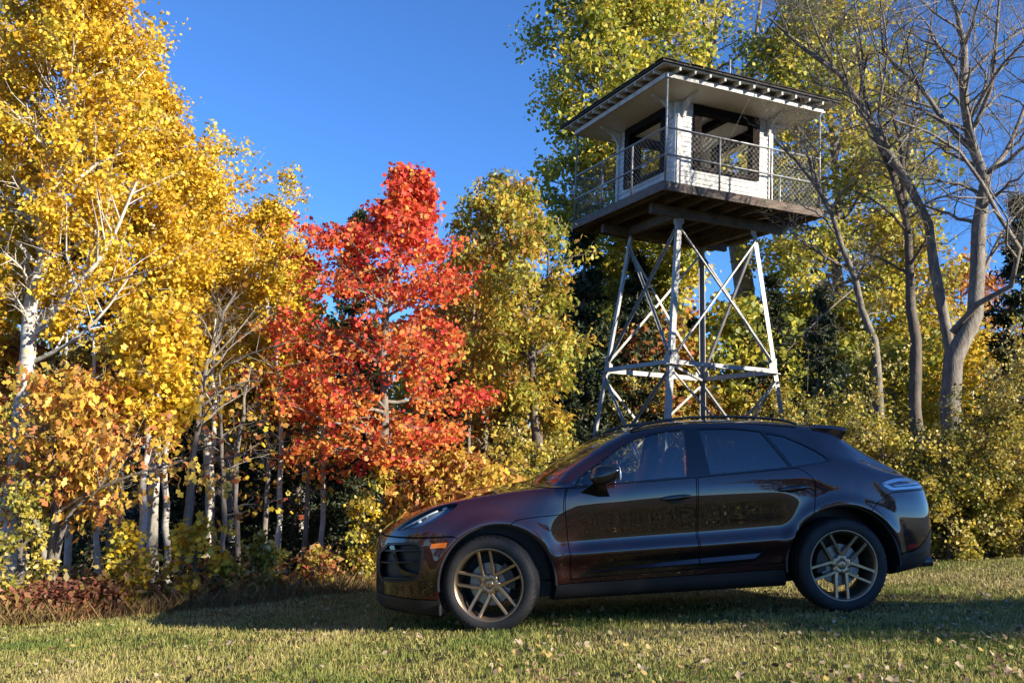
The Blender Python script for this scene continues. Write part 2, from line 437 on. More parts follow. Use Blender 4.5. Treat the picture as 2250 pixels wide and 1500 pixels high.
def round_poly(poly, it=2, keep=()):
    for _ in range(it):
        out = []; nk = []
        n = len(poly)
        for i in range(n):
            a, b, c = poly[i - 1], poly[i], poly[(i + 1) % n]
            if i in keep: nk.append(len(out)); out.append(b)
            else:
                out.append((b[0] * .75 + a[0] * .25, b[1] * .75 + a[1] * .25)); out.append((b[0] * .75 + c[0] * .25, b[1] * .75 + c[1] * .25))
        poly, keep = out, nk
    return poly
def cyl_y(cx, cz, R, y0, y1, n=96):
    return prism([(cx + R * math.cos(2 * math.pi * k / n), cz + R * math.sin(2 * math.pi * k / n)) for k in range(n)], y0, y1)
def box_me(x0, x1, y0, y1, z0, z1): return prism([(x0, z0), (x1, z0), (x1, z1), (x0, z1)], y0, y1)

# paint: dark mahogany metallic under clear coat
m_paint = bpy.data.materials.new('mahogany_paint'); m_paint.use_nodes = True
_b = m_paint.node_tree.nodes['Principled BSDF']
_set(_b, Base_Color=(0.021, 0.0024, 0.0026), Metallic=0.0, Roughness=0.55, Specular_IOR_Level=0.15, Coat_Weight=1.0, Coat_Roughness=0.0, Coat_IOR=1.75)
_nt = m_paint.node_tree
_nz = _nt.nodes.new('ShaderNodeTexNoise'); _nz.inputs['Scale'].default_value = 2600; _nz.inputs['Detail'].default_value = 1
_tc = _nt.nodes.new('ShaderNodeTexCoord'); _nt.links.new(_tc.outputs['Object'], _nz.inputs['Vector'])
_bp = _nt.nodes.new('ShaderNodeBump'); _bp.inputs['Strength'].default_value = 0.12; _bp.inputs['Distance'].default_value = 0.0006
_nt.links.new(_nz.outputs[0], _bp.inputs['Height']); _nt.links.new(_bp.outputs[0], _b.inputs['Normal'])
m_glossblack = mat('gloss_black', (0.006, 0.006, 0.007), 0.12, Coat_Weight=0.6, Coat_Roughness=0.03)
m_plastic = mat('black_plastic', (0.014, 0.014, 0.015), 0.48, bump=0.08, bscale=600)
m_rubber = mat('tyre_rubber', (0.018, 0.018, 0.019), 0.72, var=.4, scale=9, bump=0.15, bscale=120)
m_bronze = mat('bronze_alloy', (0.47, 0.325, 0.20), 0.36, Metallic=0.9, var=.15, scale=18, Coat_Weight=0.3)
m_bronze_in = mat('bronze_barrel', (0.24, 0.18, 0.13), 0.42, Metallic=0.8, var=.2, scale=12)
m_disc = mat('brake_steel', (0.27, 0.27, 0.275), 0.38, Metallic=1.0, var=.25, scale=30)
m_caliper = mat('caliper_black', (0.02, 0.02, 0.022), 0.35)
m_gold = mat('crest_gold', (0.62, 0.45, 0.16), 0.3, Metallic=0.8)
m_crestred = mat('crest_red', (0.35, 0.03, 0.03), 0.4)
m_cabin = mat('cabin_leather', (0.06, 0.058, 0.056), 0.6, bump=0.1, bscale=300)
m_steel = mat('bright_trim', (0.55, 0.55, 0.56), 0.15, Metallic=1.0)
m_amber = mat('amber_lens', (0.75, 0.17, 0.01), 0.12, Coat_Weight=0.8)
m_redlens = mat('red_lens', (0.42, 0.012, 0.015), 0.14, Coat_Weight=0.8)
m_reflector = mat('lamp_reflector', (0.78, 0.80, 0.82), 0.18, Metallic=0.35)
m_housing = mat('lamp_housing', (0.20, 0.25, 0.33), 0.25, Metallic=0.3)
def glass_mat(name, tint, ior=1.5, rough=0.0):
    m = bpy.data.materials.new(name); m.use_nodes = True
    nt = m.node_tree; out = nt.nodes['Material Output']; nt.nodes.remove(nt.nodes['Principled BSDF'])
    tr = nt.nodes.new('ShaderNodeBsdfTransparent'); tr.inputs[0].default_value = (*tint, 1)
    gl = nt.nodes.new('ShaderNodeBsdfGlossy'); gl.inputs['Roughness'].default_value = rough
    fr = nt.nodes.new('ShaderNodeFresnel'); fr.inputs[0].default_value = ior
    mx = nt.nodes.new('ShaderNodeMixShader')
    ge = nt.nodes.new('ShaderNodeNewGeometry'); su = nt.nodes.new('ShaderNodeMath'); su.operation = 'SUBTRACT'; su.inputs[0].default_value = 1
    mu = nt.nodes.new('ShaderNodeMath'); mu.operation = 'MULTIPLY'
    nt.links.new(ge.outputs['Backfacing'], su.inputs[1]); nt.links.new(fr.outputs[0], mu.inputs[0]); nt.links.new(su.outputs[0], mu.inputs[1])
    nt.links.new(mu.outputs[0], mx.inputs[0]); nt.links.new(tr.outputs[0], mx.inputs[1]); nt.links.new(gl.outputs[0], mx.inputs[2]); nt.links.new(mx.outputs[0], out.inputs[0])
    return m
m_glass = glass_mat('window_glass', (0.93, 0.95, 0.94), 2.5)
m_glass_dark = glass_mat('privacy_glass', (0.48, 0.50, 0.50), 2.4)
m_lens = glass_mat('clear_lens', (0.9, 0.93, 0.95), 1.5)

CAR_YAW, CAR_TILT = 0.0829, 0.0859
car = empty('car', (-0.1115, 8.3544, -1.347))
car.rotation_euler = (Matrix.Rotation(CAR_YAW, 3, 'Z') @ Matrix.Rotation(-CAR_TILT, 3, 'Y')).to_euler()
tag(car, 'dark mahogany sport utility car with bronze wheels parked on the lawn', 'car')

O = car_solid()
_bvh_v = [v.co.copy() for v in O.vertices]
O.calc_loop_triangles()
_tris = [tuple(t.vertices) for t in O.loop_triangles]
_bvh = BVHTree.FromPolygons(_bvh_v, _tris)
_vn = [v.normal.copy() for v in O.vertices]
from mathutils.geometry import barycentric_transform
def smooth_from_body(me, maxd=0.03, inner=False):
    """give every face lying on the body surface the body's smooth normals"""
    me.polygons.foreach_set('use_smooth', np.ones(len(me.polygons), bool))
    cache = {}
    out = [None] * len(me.loops)
    for p in me.polygons:
        pn = p.normal
        loc, nor, idx, d = _bvh.find_nearest(p.center)
        ok = d is not None and d < maxd and nor.dot(pn) > 0.8
        if inner and not (ok and d < .012): p.material_index = 1
        for li in p.loop_indices:
            if not ok: out[li] = pn[:]; continue
            vi = me.loops[li].vertex_index
            if vi not in cache:
                l2, n2, i2, d2 = _bvh.find_nearest(me.vertices[vi].co)
                a, b, c = _tris[i2]
                A, B, Cc = _bvh_v[a], _bvh_v[b], _bvh_v[c]
                nn = barycentric_transform(l2, A, B, Cc, _vn[a], _vn[b], _vn[c])
                cache[vi] = nn.normalized()
            q = cache[vi]
            out[li] = q[:] if q.dot(pn) > 0.5 else pn[:]
    me.normals_split_custom_set(out)
    return me
def mirror_me(me):
    m2 = me.copy(); n = len(me.vertices)
    co = np.zeros(n * 3, np.float32); m2.vertices.foreach_get('co', co); co = co.reshape(-1, 3); co[:, 1] *= -1
    m2.vertices.foreach_set('co', co.ravel())
    m2.flip_normals(); m2.update()
    return m2
def piece(name, me, material, parent=None, both=True, label=None, names=None):
    """link a piece of the near side and its mirror image on the far side"""
    if len(me.polygons) == 0: print('EMPTY PIECE', name); return None, None
    far = mirror_me(me) if both else None
    inn = material is m_paint and name != 'door_blade'
    for m_ in (me, far) if far else (me,):
        m_.materials.clear(); m_.materials.append(material)
        if inn: m_.materials.append(m_plastic)          # black inner faces; gap walls blackened too, shut-line shade put into the colour
    o = link(name, smooth_from_body(me, inner=inn), material, parent or car)
    if label: o['label'] = label
    f = None
    if both: f = link(name, smooth_from_body(far, inner=inn), material, car if parent is None else (parent if names is None else names))
    return o, f

# shell: outer solid less the cabin and the wheel wells
I_ = boolean(offset_mesh(O, -0.055), box_me(.45, 3.15, -.9, .9, .33, 1.75), 'INTERSECT')
S = boolean(O, I_, 'DIFFERENCE')
for cx, cz, R in ARCH:
    for s in (-1, 1):
        S = boolean(S, cyl_y(cx, cz, R, *sorted((s * .58, s * 1.3))), 'DIFFERENCE')
def shell(d0, d1): return boolean(offset_mesh(O, d0), offset_mesh(O, d1), 'DIFFERENCE')
glass_shell = shell(-.006, -.012)
NEAR = (-1.35, -.30)
def near(poly): return prism(poly, *NEAR)
def both_sides(me): return (me, mirror_me(me))
def cut(me, poly):
    for c in both_sides(near(poly)): me = boolean(me, c, 'DIFFERENCE')
    return me
DLO = [(.622, 1.085), (.735, 1.168), (.91, 1.281), (1.079, 1.385), (1.216, 1.445), (1.352, 1.485), (1.488, 1.507), (1.70, 1.516), (2.0, 1.511), (2.13, 1.497), (2.301, 1.470), (2.47, 1.427), (2.603, 1.361), (2.701, 1.297), (2.766, 1.245), (2.812, 1.203), (2.79, 1.192), (2.725, 1.184), (2.526, 1.163), (2.189, 1.148), (1.65, 1.124), (1.013, 1.101), (.785, 1.09)]
WIN = {'front_quarter_window': ([(.68, 1.10), (.735, 1.155), (.895, 1.262), (.895, 1.106)], m_glass),
       'front_door_window': ([(.918, 1.108), (.918, 1.274), (1.079, 1.374), (1.216, 1.433), (1.352, 1.472), (1.488, 1.494), (1.632, 1.501), (1.580, 1.129)], m_glass),
       'rear_door_window': ([(1.772, 1.138), (1.757, 1.500), (2.0, 1.496), (2.13, 1.483), (2.272, 1.460), (2.430, 1.168)], m_glass_dark),
       'rear_quarter_window': ([(2.462, 1.172), (2.312, 1.447), (2.47, 1.410), (2.6, 1.346), (2.7, 1.283), (2.75, 1.240), (2.775, 1.208), (2.70, 1.193)], m_glass_dark)}
dlo = boolean(S, near(DLO), 'INTERSECT')
S = cut(S, DLO)
for nm, (poly, gm) in WIN.items():
    dlo = boolean(dlo, near(poly), 'DIFFERENCE')
    g, gf = piece(nm, boolean(glass_shell, near(inset(poly, -.004)), 'INTERSECT'), gm)
piece('window_frame', dlo, m_glossblack)
# windscreen and rear screen
WS = [(.385, 1.098), (.509, 1.108), (.68, 1.224), (.886, 1.357), (1.059, 1.454), (1.165, 1.507), (1.225, 1.70), (.385, 1.70)]
RS = [(3.06, 1.385), (3.25, 1.240), (3.4, 1.158), (3.50, 1.110), (3.58, 1.5), (3.06, 1.6)]
for nm, poly, gm in (('windscreen', WS, m_glass), ('rear_screen', RS, m_glass_dark)):
    S = boolean(S, prism(poly, -1.3, 1.3), 'DIFFERENCE')
    piece(nm, boolean(glass_shell, prism(inset(poly, -.003), -1.3, 1.3), 'INTERSECT'), gm, both=False)
GAP = .0062
def take(name, poly, material, full=False, pockets=(), parent=None):
    """cut a panel out of the body along a side-view outline and leave a shut line round it"""
    global S
    if full:
        me = boolean(S, prism(inset(poly, GAP), -1.35, 1.35), 'INTERSECT')
        S = boolean(S, prism(poly, -1.35, 1.35), 'DIFFERENCE')
    else:
        me = boolean(S, near(inset(poly, GAP)), 'INTERSECT')
        S = cut(S, poly)
    return me
deep = offset_mesh(O, -.055)
deep2 = offset_mesh(O, -.048)
floor_shell = boolean(deep2, deep, 'DIFFERENCE')
skin_out = shell(.004, -.004)
def pocket(poly): return boolean(near(poly), deep, 'DIFFERENCE')
# lamps and intakes
HEADL = round_poly([(-.745, .797), (-.60, .893), (-.42, .975), (-.285, 1.000), (-.240, .998), (-.25, .978), (-.315, .935), (-.41, .880), (-.54, .832), (-.666, .806)], 1)
TAILL = round_poly([(3.185, .998), (3.25, 1.022), (3.36, 1.043), (3.62, 1.035), (3.80, 1.02), (3.80, .93), (3.46, .930), (3.275, .936)], 1, keep=(3, 4, 5, 6))
INTAKE = round_poly([(-.875, .690), (-.60, .717), (-.545, .70), (-.522, .64), (-.550, .47), (-.59, .425), (-.77, .402), (-.90, .405)], 1)
HOOD = [(-.98, .757), (-.70, .750), (-.53, .748), (-.30, .754), (-.18, .70), (.20, .70), (.149, .819), (.185, .842), (.226, .856), (.34, .866), (.508, .874), (.580, .880), (.586, .985), (.600, 1.046), (.616, 1.084), (.50, 1.0885), (.385, 1.096), (.36, 1.2), (-.98, 1.2)]
hood = take('bonnet', HOOD, m_paint, full=True)
for c in both_sides(pocket(HEADL)): hood = boolean(hood, c, 'DIFFERENCE')
piece('bonnet', hood, m_paint, both=False)
LIP = [(-.98, .312), (-.86, .300), (-.58, .278), (-.36, .270), (-.36, 0), (-.98, 0)]
lip = take('front_lip', LIP, m_plastic, full=True)
piece('front_lip', lip, m_plastic, both=False)
FB = [(-.98, .757), (-.70, .750), (-.53, .748), (-.20, .754), (-.20, .2), (-.36, .266), (-.58, .274), (-.86, .296), (-.98, .308)]
fb = take('front_bumper', FB, m_paint, full=True)
for c in both_sides(pocket(INTAKE)): fb = boolean(fb, c, 'DIFFERENCE')
bumper, _ = piece('front_bumper', fb, m_paint, both=False)
DOORF = [(.620, 1.080), (.603, 1.046), (.591, .984), (.588, .88), (.599, .68), (.609, .55), (.611, .374), (.67, .376), (1.637, .404), (1.637, .574), (1.631, .66), (1.641, .85), (1.647, .92), (1.658, 1.121), (1.013, 1.098), (.785, 1.087)]
doorf = take('front_door', DOORF, m_paint)
DOORR = [(1.645, .404), (1.645, .574), (1.639, .66), (1.649, .85), (1.655, .92), (1.666, 1.121), (2.189, 1.145), (2.500, 1.160), (2.548, 1.13), (2.604, 1.083), (2.624, 1.037), (2.614, .954), (2.592, .858), (2.570, .78), (2.45, .55), (2.325, .45), (2.30, .412)]
doorr = take('rear_door', DOORR, m_paint)
df, dff = piece('front_door', doorf, m_paint); dr, drf = piece('rear_door', doorr, m_paint)
SILL = [(.40, .345), (.48, .345), (1.86, .363), (2.45, .370), (2.45, .1), (.40, .1)]
sill = take('sill', SILL, m_plastic); piece('side_skirt', sill, m_plastic)
RV = [(3.95, .66), (3.78, .655), (3.68, .575), (3.575, .500), (3.50, .455), (3.419, .438), (3.20, .425), (3.20, .1), (3.95, .1)]
rv = take('rear_valance', RV, m_plastic, full=True); piece('rear_valance', rv, m_plastic, both=False)
RB = [(3.03, .78), (3.13, .86), (3.27, .928), (3.46, .926), (3.95, .926), (3.95, .664), (3.78, .659), (3.68, .579), (3.575, .504), (3.50, .459), (3.419, .442), (3.20, .429), (3.1, .42), (3.0, .6)]
rb = take('rear_bumper', RB, m_paint, full=True)
rbo, _ = piece('rear_bumper', rb, m_paint, both=False)
for c in both_sides(pocket(TAILL)): S = boolean(S, c, 'DIFFERENCE')
piece('body_shell', S, m_paint, both=False)
lamp_shell = shell(-.002, -.007)
hl, hlf = piece('headlight', boolean(lamp_shell, near(inset(HEADL, .003)), 'INTERSECT'), m_lens)
hb, hbf = piece('lamp_housing', boolean(floor_shell, near(HEADL), 'INTERSECT'), m_housing, parent=hl, names=hlf)
tl, tlf = piece('tail_light', boolean(lamp_shell, near(inset(TAILL, .003)), 'INTERSECT'), m_lens)
piece('lamp_housing', boolean(floor_shell, near(TAILL), 'INTERSECT'), mat('tail_lamp_inner', (.36, .30, .30), .22, Metallic=.3), parent=tl, names=tlf)
bar_shell = shell(-.009, -.04)
TBAR = [[(3.195, .998), (3.26, 1.018), (3.36, 1.034), (3.80, 1.026), (3.80, 1.006), (3.36, 1.006), (3.25, .992)], [(3.20, .990), (3.275, .942), (3.80, .937), (3.80, .958), (3.31, .962), (3.25, .988)], [(3.31, .978), (3.80, .988), (3.80, .974), (3.33, .970)]]
for q in TBAR: piece('light_bar', boolean(bar_shell, near(q), 'INTERSECT'), m_reflector, parent=tl, names=tlf)
piece('intake_back', boolean(floor_shell, near(INTAKE), 'INTERSECT'), m_plastic, parent=bumper)
slat_shell = shell(-.004, -.04)
for q in ([(-.95, .640), (-.535, .668), (-.535, .655), (-.95, .627)], [(-.95, .545), (-.60, .572), (-.60, .562), (-.95, .535)], [(-.95, .425), (-.56, .452), (-.56, .436), (-.95, .410)]):
    piece('intake_slat', boolean(boolean(slat_shell, near(q), 'INTERSECT'), near(INTAKE), 'INTERSECT'), m_plastic, parent=bumper)
fin = [(-.80, .685), (-.755, .69), (-.70, .47), (-.60, .445), (-.56, .44), (-.56, .47), (-.66, .49), (-.72, .52)]
piece('intake_fin', boolean(boolean(shell(-.008, -.045), near(fin), 'INTERSECT'), near(INTAKE), 'INTERSECT'), m_glossblack, parent=bumper)
trim = boolean(shell(.003, -.01), near(inset(INTAKE, -.006)), 'INTERSECT')
trim = boolean(trim, near(inset(INTAKE, .012)), 'DIFFERENCE'); piece('intake_frame', trim, m_plastic, parent=bumper)
AMB = [(-.472, .668), (-.455, .703), (-.338, .712), (-.352, .673)]
piece('side_marker', boolean(skin_out, near(AMB), 'INTERSECT'), m_amber, parent=bumper)
REFL = [(3.386, .492), (3.50, .505), (3.49, .475), (3.388, .464)]
piece('reflector', boolean(skin_out, near(REFL), 'INTERSECT'), m_redlens, parent=rbo)
def surf_y(x, z):
    q = np.array([p for p in car_section(x) if p[0] > .4 and p[1] < 1.15]); o_ = np.argsort(q[:, 1])
    return float(np.interp(z, q[o_, 1], q[o_, 0]))
# door blades: raised strips in a dark recess along the lower doors
blade_shell = shell(.014, -.002)
B1 = [(.775, .422), (.99, .449), (1.636, .484), (1.636, .449), (.99, .432)]; B2 = [(1.646, .484), (2.145, .502), (2.086, .464), (1.646, .449)]
rec = shell(.003, -.002)
R1 = round_poly([(.672, .378), (.76, .45), (.86, .492), (1.634, .538), (1.634, .41)], 1, keep=(3, 4)); R2 = round_poly([(1.648, .41), (1.648, .539), (2.225, .556), (2.18, .49), (2.08, .43)], 1, keep=(0, 1))
for d, dfar, bq, rq in ((df, dff, B1, R1), (dr, drf, B2, R2)):
    piece('lower_trim', boolean(rec, near(rq), 'INTERSECT'), m_glossblack, parent=d, names=dfar)
    for sg, par in ((-1, d), (1, dfar)):
        V = []; n_ = 24; x0_, x1_ = min(q[0] for q in bq), max(q[0] for q in bq)
        top_ = sorted(bq[:3] if bq is B1 else bq[:2]); bot_ = sorted(([bq[0]] + bq[3:]) if bq is B1 else bq[2:])
        for i in range(n_ + 1):
            x = x0_ + (x1_ - x0_) * i / n_
            zt_ = float(np.interp(x, [p[0] for p in top_], [p[1] for p in top_])); zb_ = float(np.interp(x, [p[0] for p in bot_], [p[1] for p in bot_])) - .002
            if bq is B2: zb_ = max(zb_, zb_ + (x - 2.086) * .66)
            tp = min(1, (x1_ - x) / .06 + (1 if bq is B1 else 0), (x - x0_) / .2 + (0 if bq is B1 else 1)) if True else 1
            V += [(x, sg * (surf_y(x, zt_) - .004), zt_), (x, sg * (surf_y(x, zt_) + .006), zt_), (x, sg * (surf_y(x, zb_) + .010 + .022 * max(tp, 0)), zb_ + .004), (x, sg * (surf_y(x, zb_) + .004), zb_ - .006), (x, sg * (surf_y(x, zb_) - .006), zb_ - .006)]
        F = [(i * 5 + k, i * 5 + (k + 1) % 5, (i + 1) * 5 + (k + 1) % 5, (i + 1) * 5 + k) for i in range(n_) for k in range(5)] + [[0, 1, 2, 3, 4], [n_ * 5 + k for k in (4, 3, 2, 1, 0)]]
        bl = MB().add(V, F).mesh('door_blade')
        bm = bmesh.new(); bm.from_mesh(bl); bmesh.ops.recalc_face_normals(bm, faces=bm.faces[:]); bm.to_mesh(bl); bm.free()
        link('door_blade', bl, m_paint, par)
# wheel-arch liners
for cx, cz, R in ARCH:
    for s in (-1, 1):
        n = 40; V = []
        for rr in (R + .002, R - .014):
            for y in (s * .925, s * .575):
                V += [(cx + rr * math.cos(a), y, cz + rr * math.sin(a)) for a in (math.radians(-4 + 188 * k / n) for k in range(n + 1))]
        m1 = n + 1
        F = [(k + 2 * m1, k + 1 + 2 * m1, k + 1 + 3 * m1, k + 3 * m1) for k in range(n)] + [(k, k + 1, k + 1 + 2 * m1, k + 2 * m1) for k in range(n)]
        F += [list(range(3 * m1, 4 * m1))]
        MB().add(V, F, False).build('arch_liner', m_plastic, car)
# handles
for cxh, czh, d, dfar in ((1.473, .968, df, dff), (2.432, .996, dr, drf)):
    for s, p in ((-1, d), (1, dfar)):
        yy = s * (float(np.interp(czh, *np.array(sorted((q[1], q[0]) for q in car_section(cxh) if q[0] > .6 and q[1] < 1.05)).T)))
        h = MB().ellipsoid((cxh, yy + s * .016, czh), (.122, .020, .021), 28, 12, .75)
        a = math.radians(4)
        h.v = [(cxh + (x - cxh) * math.cos(a) - (z - czh) * math.sin(a), y, czh + (x - cxh) * math.sin(a) + (z - czh) * math.cos(a)) for x, y, z in h.v]
        h.build('door_handle', m_glossblack, p)
        MB().ellipsoid((cxh, yy - s * .006, czh - .012), (.085, .010, .036), 24, 10, .8).build('handle_cup', m_plastic, p)
# mirrors
for s in (-1, 1):
    mh = MB().ellipsoid((0, 0, 0), (.118, .085, .076), 28, 18, .82)
    mh.v = [((x * (1.0 + .10 * (z / .076)) + .898 + .02 * (z > 0)), s * 1.035 + y, 1.176 + z * (1 - .22 * (x / .118)) + .012 * x / .118) for x, y, z in mh.v]
    mo = mh.build('wing_mirror', m_glossblack, car)
    arm = MB()
    P0 = [(.715, s * .925, 1.045), (.80, s * .925, 1.07), (.955, s * .925, .998), (.86, s * .925, 1.0)]
    P1 = [(.80, s * 1.02, 1.115), (.86, s * 1.02, 1.135), (.90, s * 1.02, 1.115), (.84, s * 1.02, 1.10)]
    f = [(0, 1, 2, 3), (7, 6, 5, 4), (0, 4, 5, 1), (1, 5, 6, 2), (2, 6, 7, 3), (3, 7, 4, 0)]
    arm.add(P0 + P1, f).build('mirror_arm', m_glossblack, mo, bevel=.004)
    MB().ellipsoid((1.008, s * 1.035, 1.178), (.012, .07, .058), 20, 12, .8).build('mirror_glass', m_reflector, mo)
# roof rails
for s in (-1, 1):
    zr = tab('1.20:1.512 1.30:1.552 1.42:1.577 1.55:1.592 1.78:1.602 2.05:1.596 2.26:1.580 2.45:1.558 2.55:1.537 2.63:1.512')
    xs_ = np.linspace(1.20, 2.63, 40)
    t = MB().tube([(x, s * float(.635 - .02 * sstep(1.2, 1.5, x)), float(zr(x))) for x in xs_], .011, 8)
    t.build('roof_rail', m_glossblack, car)
# spoiler
V = []
for x, zt_, zb_ in ((2.78, 1.514, 1.485), (2.86, 1.506, 1.43), (2.95, 1.495, 1.385), (3.02, 1.484, 1.378), (3.07, 1.474, 1.448)):
    for y, dz, dx in ((-.640, -.035, -.02), (-.60, -.010, -.005), (-.4, 0, .02), (0, .006, .03), (.4, 0, .02), (.60, -.010, -.005), (.640, -.035, -.02)): V.append((x + dx, y, zt_ + dz))
    for y, dz, dx in ((.625, -.02, -.02), (.4, 0, .01), (0, .006, .02), (-.4, 0, .01), (-.625, -.02, -.02)): V.append((x + dx, y, zb_ + dz))
n = 12
F = [(i * n + k, (i + 1) * n + k, (i + 1) * n + (k + 1) % n, i * n + (k + 1) % n) for i in range(4) for k in range(n)] + [list(range(n)), list(range(5 * n - 1, 4 * n - 1, -1))]
MB().add(V, F, False).build('rear_spoiler', m_paint, car, bevel=.003)
# exhausts
for yy in (-.62, -.5, .5, .62):
    t = MB(); t.lathe([(.040, 0), (.040, -.12), (.034, -.12), (.034, 0)], 20)
    t.v = [(3.575 - y_, yy + x_, .325 + z_) for x_, y_, z_ in t.v]
    t.build('exhaust_pipe', m_caliper, car)
# headlight innards
for s, p in ((-1, hl), (1, hlf)):
    for (x, y, z, r) in ((-.34, .735, .955, .024), (-.41, .735, .925, .022), (-.48, .725, .893, .022), (-.545, .715, .862, .020)):
        MB().ellipsoid((x, s * y, z), (r * 1.1, r, r * .8), 16, 10).build('lamp_reflector', m_reflector, p)
    MB().tube([(-.70, s * .65, .805), (-.60, s * .715, .855), (-.50, s * .755, .905), (-.40, s * .78, .945)], .007, 6).build('light_strip', m_reflector, p)
# ------------------------------------------------ wheels
def make_wheel():
    w = empty('wheel')
    t = MB()
    prof = [(.266, -.108), (.275, -.120), (.285, -.128), (.315, -.1345), (.345, -.128), (.362, -.114), (.3705, -.094), (.3725, -.072), (.365, -.068), (.365, -.060), (.3725, -.056), (.3725, -.012), (.365, -.008), (.365, .008), (.3725, .012), (.3725, .056), (.365, .060), (.365, .068), (.3725, .072), (.3705, .094), (.362, .114), (.345, .128), (.315, .1345), (.285, .128), (.266, .108)]
    n = 144
    V = []
    for j, (r, y) in enumerate(prof):
        for k in range(n):
            rr = r - (.007 if (j in (5, 6, 7, 18, 19, 20) and k % 3 == 0) else 0)
            a = 2 * math.pi * (k + (j * .35 if 4 < j < 20 else 0)) / n
            V.append((rr * math.cos(a), y, rr * math.sin(a)))
    m = len(prof)
    F = [(i * n + k, i * n + (k + 1) % n, (i + 1) * n + (k + 1) % n, (i + 1) * n + k) for i in range(m - 1) for k in range(n)]
    t.add(V, F, True).build('tyre', m_rubber, w)
    MB().lathe([(.262, -.095), (.268, -.118), (.2775, -.1235), (.2795, -.118), (.277, -.108)], 96).build('rim', m_bronze, w)
    MB().lathe([(.268, -.117), (.258, -.108), (.252, -.09), (.247, -.04), (.232, 0), (.236, .09), (.262, .118)], 96).build('barrel', m_bronze_in, w)
    for k in range(5):
        a0 = 2 * math.pi * k / 5
        for sd in (-1, 1):
            b = MB(); P = []
            for r, off, hw, yf, th in ((.060, .040, .014, -.082, .030), (.11, .0445, .0125, -.088, .028), (.18, .046, .011, -.098, .026), (.240, .047, .0115, -.108, .024), (.266, .0475, .014, -.113, .020)):
                for lat, yy in ((-hw * 1.15, yf + th), (-hw, yf + .004), (-hw * .72, yf), (hw * .72, yf), (hw, yf + .004), (hw * 1.15, yf + th)):
                    u, vv = r, sd * off + lat
                    P.append((u * math.cos(a0) - vv * math.sin(a0), yy, u * math.sin(a0) + vv * math.cos(a0)))
            F = [(i * 6 + q, i * 6 + (q + 1) % 6, (i + 1) * 6 + (q + 1) % 6, (i + 1) * 6 + q) for i in range(4) for q in range(6)] + [[0, 1, 2, 3, 4, 5], [29, 28, 27, 26, 25, 24]]
            b.add(P, F).build('spoke', m_bronze, w)
        b = MB(); b.lathe([(.0, -.076), (.012, -.076), (.0135, -.070), (.0135, -.05)], 14)
        c, s_ = .058 * math.cos(a0), .058 * math.sin(a0)
        b.v = [(x + c, y, z + s_) for x, y, z in b.v]; b.build('wheel_bolt', m_caliper, w)
    h = MB(); n = 60; V = []
    for j, (r, y) in enumerate(((.034, -.080), (.040, -.083), (.060, -.083), (.078, -.081), (.088, -.070), (.085, -.045))):
        for k in range(n):
            a = 2 * math.pi * k / n
            rr = r
            if j in (2, 3, 4, 5): rr = r - .016 * max(0, math.cos(5 * a)) ** 2      # scalloped where the bolts sit
            V.append((rr * math.cos(a), y, rr * math.sin(a)))
    F = [(i * n + k, i * n + (k + 1) % n, (i + 1) * n + (k + 1) % n, (i + 1) * n + k) for i in range(5) for k in range(n)]
    h.add(V, F, True).build('hub', m_bronze, w)
    cc = MB().lathe([(.0, -.090), (.024, -.0895), (.033, -.086), (.035, -.078)], 32).build('centre_cap', m_bronze, w)
    sh = [(-.012, .014), (0, .017), (.012, .014), (.012, -.002), (.007, -.012), (0, -.018), (-.007, -.012), (-.012, -.002)]
    V = [(x, -.0895, z) for x, z in sh] + [(x * .92, -.0915, z * .92) for x, z in sh]; q = len(sh)
    MB().add(V, [(k, (k + 1) % q, q + (k + 1) % q, q + k) for k in range(q)] + [list(range(q, 2 * q))]).build('crest', m_gold, w)
    for x, z in ((-.006, .007), (.0055, -.004)): MB().box((x, -.0917, z), (.008, .001, .008)).build('crest_quarter', m_crestred, w)
    MB().box((0, -.0922, .001), (.008, .001, .009)).build('crest_shield', m_caliper, w)
    MB().lathe([(.07, -.038), (.162, -.038), (.165, -.034), (.165, -.012), (.162, -.008), (.07, -.008)], 64, False).build('brake_disc', m_disc, w)
    MB().lathe([(.0, -.052), (.062, -.052), (.075, -.04), (.075, 0)], 32).build('disc_hat', m_caliper, w)
    return w
whl = make_wheel()
def place_wheel(w, x, s, steer, spin, cal):
    w.parent = car
    w.location = (x, s * .805, .3725)
    w.rotation_euler = Matrix.Rotation(steer, 3, 'Z').to_euler()
    for ch in w.children: ch.rotation_euler = (0, -spin, 0)
    # caliper stays put while the wheel turns
    b = MB(); P = []
    for a in np.linspace(-32, 32, 9):
        for r, y in ((.125, -.062), (.200, -.058), (.212, -.03), (.212, .02), (.125, .02)):
            an = math.radians(a + cal); P.append((r * math.cos(an), y, r * math.sin(an)))
    F = [(i * 5 + q, i * 5 + (q + 1) % 5, (i + 1) * 5 + (q + 1) % 5, (i + 1) * 5 + q) for i in range(8) for q in range(5)] + [[0, 1, 2, 3, 4], [44, 43, 42, 41, 40]]
    b.add(P, F).build('brake_caliper', m_caliper, w)
R_ = math.radians
sets = [(0, -1, R_(-17), R_(96), 20), (2.807, -1, 0, R_(120), 165), (0, 1, R_(180 - 17), R_(20), 160), (2.807, 1, R_(180), R_(50), 15)]
ws = [whl] + [copy_tree(whl) for _ in range(3)]
for w_, a in zip(ws, sets): place_wheel(w_, *a)
ws[0]['label'] = 'front left wheel turned away from the camera'
# mud flap strip ahead of the front wheel
MB().box((-.41, -.85, .20), (.02, .08, .08)).build('air_deflector', m_plastic, car, bevel=.004)
